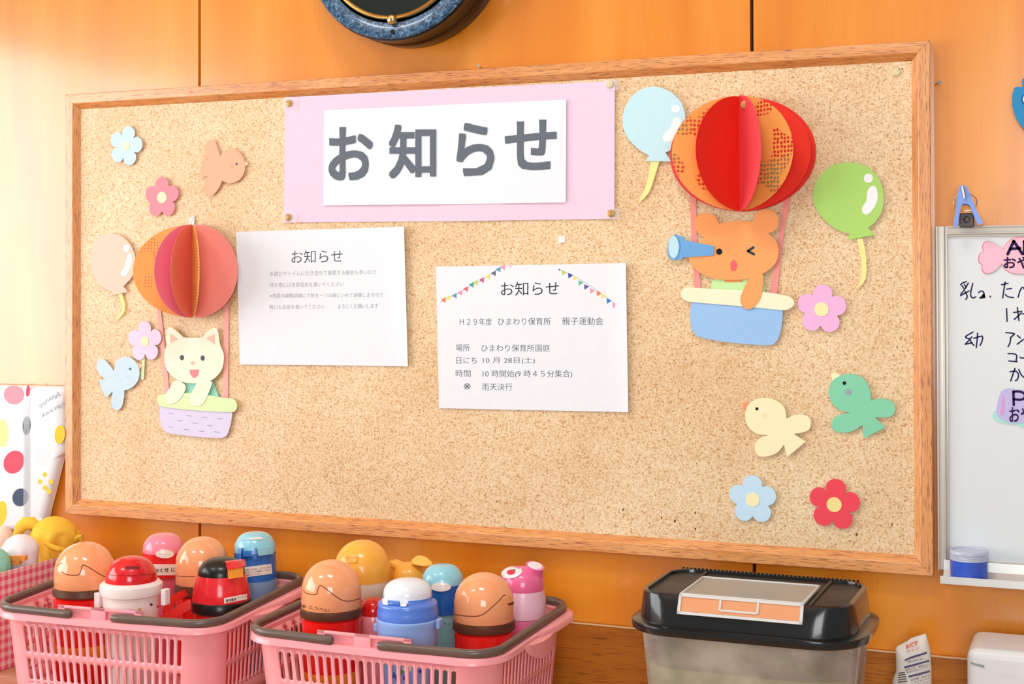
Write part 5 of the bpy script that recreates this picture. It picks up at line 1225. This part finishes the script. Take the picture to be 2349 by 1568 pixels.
# gingham-covered box
def gingham():
    m = bpy.data.materials.new('pink_gingham'); m.use_nodes = True; nt = m.node_tree; L = nt.links; bs = nt.nodes['Principled BSDF']
    tc = nt.nodes.new('ShaderNodeTexCoord'); sp = nt.nodes.new('ShaderNodeSeparateXYZ'); L.new(tc.outputs['Object'], sp.inputs[0])
    outs = []
    ad = nt.nodes.new('ShaderNodeMath'); ad.operation = 'ADD'; L.new(sp.outputs[0], ad.inputs[0]); L.new(sp.outputs[1], ad.inputs[1])
    for src in (ad.outputs[0], sp.outputs[2]):
        m1 = nt.nodes.new('ShaderNodeMath'); m1.operation = 'MULTIPLY'; m1.inputs[1].default_value = 2*pi/.0135; L.new(src, m1.inputs[0])
        s1 = nt.nodes.new('ShaderNodeMath'); s1.operation = 'SINE'; L.new(m1.outputs[0], s1.inputs[0])
        mr = nt.nodes.new('ShaderNodeMapRange'); mr.inputs[1].default_value = -.25; mr.inputs[2].default_value = .25; mr.inputs[4].default_value = .5; L.new(s1.outputs[0], mr.inputs[0]); outs.append(mr.outputs[0])
    a_ = nt.nodes.new('ShaderNodeMath'); a_.operation = 'ADD'; L.new(outs[0], a_.inputs[0]); L.new(outs[1], a_.inputs[1])
    L.new(ramp(nt, a_.outputs[0], [(0, 'f3cfc4'), (.5, 'ee9aa6'), (1, 'e25a76')]), bs.inputs['Base Color']); bs.inputs['Roughness'].default_value = .8
    return m
GH = gingham(); gb_ = empty('gingham_box', (-.02, -.14, SHZ), 'pink gingham-covered open box at the left edge behind the left basket', 'box')
gx1, gx0, gy0, gy1, gz = .062, -.16, -.255, -.018, -.052
box('box_side', gx1-.003, gx1, gy0, gy1, SHZ+.0005, gz, GH, gb_, bev=.0006); box('box_side', gx0, gx0+.003, gy0, gy1, SHZ+.0005, gz, GH, gb_, bev=.0006)
box('box_side', gx0+.003, gx1-.003, gy0, gy0+.003, SHZ+.0005, gz, GH, gb_, bev=.0006); box('box_side', gx0+.003, gx1-.003, gy1-.003, gy1, SHZ+.0005, gz, GH, gb_, bev=.0006)
box('box_bottom', gx0+.003, gx1-.003, gy0+.003, gy1-.003, SHZ+.0005, SHZ+.004, GH, gb_)

def softball(name, part, c, rx, ry, rz_, m, label, cat_, amp=.0, seed=0, zfloor=SHZ+.006, skirt=None, root=None):
    """cloth bundle: a sphere with folds, stretched down to the bottom of the box"""
    rnd = random.Random(seed); ph = [rnd.uniform(0, 6.28) for _ in range(6)]
    o = root or empty(name, (c[0], c[1], zfloor), label, cat_); V = []; Fc = []; NU, NV = 48, 28
    for j in range(NV+1):
        th = pi*j/NV
        for i in range(NU):
            a = 2*pi*i/NU; low = max(0, -cos(th))
            f_ = 1+amp*(sin(3*a+ph[0])*.4+sin(7*a+ph[1]+2*th)*.5+sin(11*a+ph[2])*.35)*(.15+1.2*max(0, sin(th)-.2 if th > 1.3 else 0))
            x = c[0]+rx*sin(th)*cos(a)*f_; y = c[1]+ry*sin(th)*sin(a)*f_; z = c[2]+rz_*cos(th)
            if skirt and th > pi*.5:
                t = (th-pi*.5)/(pi*.5); z = c[2]-(c[2]-zfloor)*min(1, t*1.15); k_ = (1-.22*t*(1-t)*4 if t < .8 else .8); rr_ = (1-(max(0, t-.87)/.13)) if t > .87 else 1
                x = c[0]+rx*cos(a)*f_*k_*rr_; y = c[1]+ry*sin(a)*f_*k_*rr_
            V.append((x, y, z))
    for j in range(NV):
        for i in range(NU): Fc.append((j*NU+i, j*NU+(i+1) % NU, (j+1)*NU+(i+1) % NU, (j+1)*NU+i))
    mesh(part, V, Fc, m, o, True, sharp=80); return o
YC = mat('yellow_cloth', 'f7c23a', .8, .06, 200, bump=.4, bscale=1500)
yc = PY(124, 1230, -.075); s = depth(yc)/F
yh = softball('cloth_hat', 'crown', yc, 55*s, 48*s, 46*s, YC, 'round yellow cloth hat in the gingham box', 'hat', .13, 2, skirt=True)
w1 = PY(62, 1216, -.085)
v, f = tube_vf([PY(88, 1208, -.088), PY(75, 1199, -.09), PY(58, 1200, -.092), PY(45, 1212, -.092), PY(38, 1228, -.090), PY(48, 1236, -.085)], [.006, .010, .011, .010, .008, .006], 14, sx=.7); mesh('brim_fold', v, f, YC, yh, True)
v, f = tube_vf([PY(168, 1238, -.07), PY(180, 1232, -.068), PY(187, 1229, -.068), PY(186, 1240, -.068)], [.006, .005, .005, .003], 10); mesh('tie', v, f, YC, yh, True)
v, f = tube_vf([PY(104, 1244, -.120), PY(118, 1254, -.119), PY(135, 1259, -.115), PY(152, 1262, -.105)], [.003, .005, .005, .003], 10); mesh('brim_edge', v, f, YC, yh, True)
wc = PY(47, 1262, -.150); s = depth(wc)/F
wo = softball('white_bundle', 'bundle', wc, 43*s, 38*s, 37*s, mat('white_cloth', 'efe8ea', .6, .04, 60, bump=.3), 'white round cloth bundle with orange print in the gingham box', 'bundle', .05, 5, skirt=True)
b = Buf(); 
for q in ([(70, 410), (230, 412), (225, 455), (90, 460)], [(85, 465), (180, 455), (175, 490), (92, 497)]):
    c3 = [Vector((PY(*z2p(BA, p), wc.y-38*s*.97).x, wc.y-38*s*1.02, PY(*z2p(BA, p), wc.y-38*s*.97).z)) for p in q]; v, f = prism_xz([(p.x, p.z) for p in c3], c3[0].y, c3[0].y+.006); b.add(v, f)
b.obj('orange_print', ink('f09a4c'), wo)
gc = PY(-8, 1300, -.195); s = depth(gc)/F
softball('mint_bundle', 'bundle', gc, 34*s, 30*s, 44*s, mat('mint_cloth', '8fcdb0', .6, .04, 60, bump=.3), 'mint green rounded bundle at the left edge in the gingham box', 'bundle', .04, 7, skirt=True)
pc = PY(8, 1240, -.055); s = depth(pc)/F
softball('peach_bundle', 'bundle', pc, 26*s, 20*s, 34*s, mat('peach_cloth', 'f3d2b8', .5, .06, 60, bump=.3), 'pale peach bundle behind the white one in the gingham box', 'bundle', .05, 9, skirt=True)
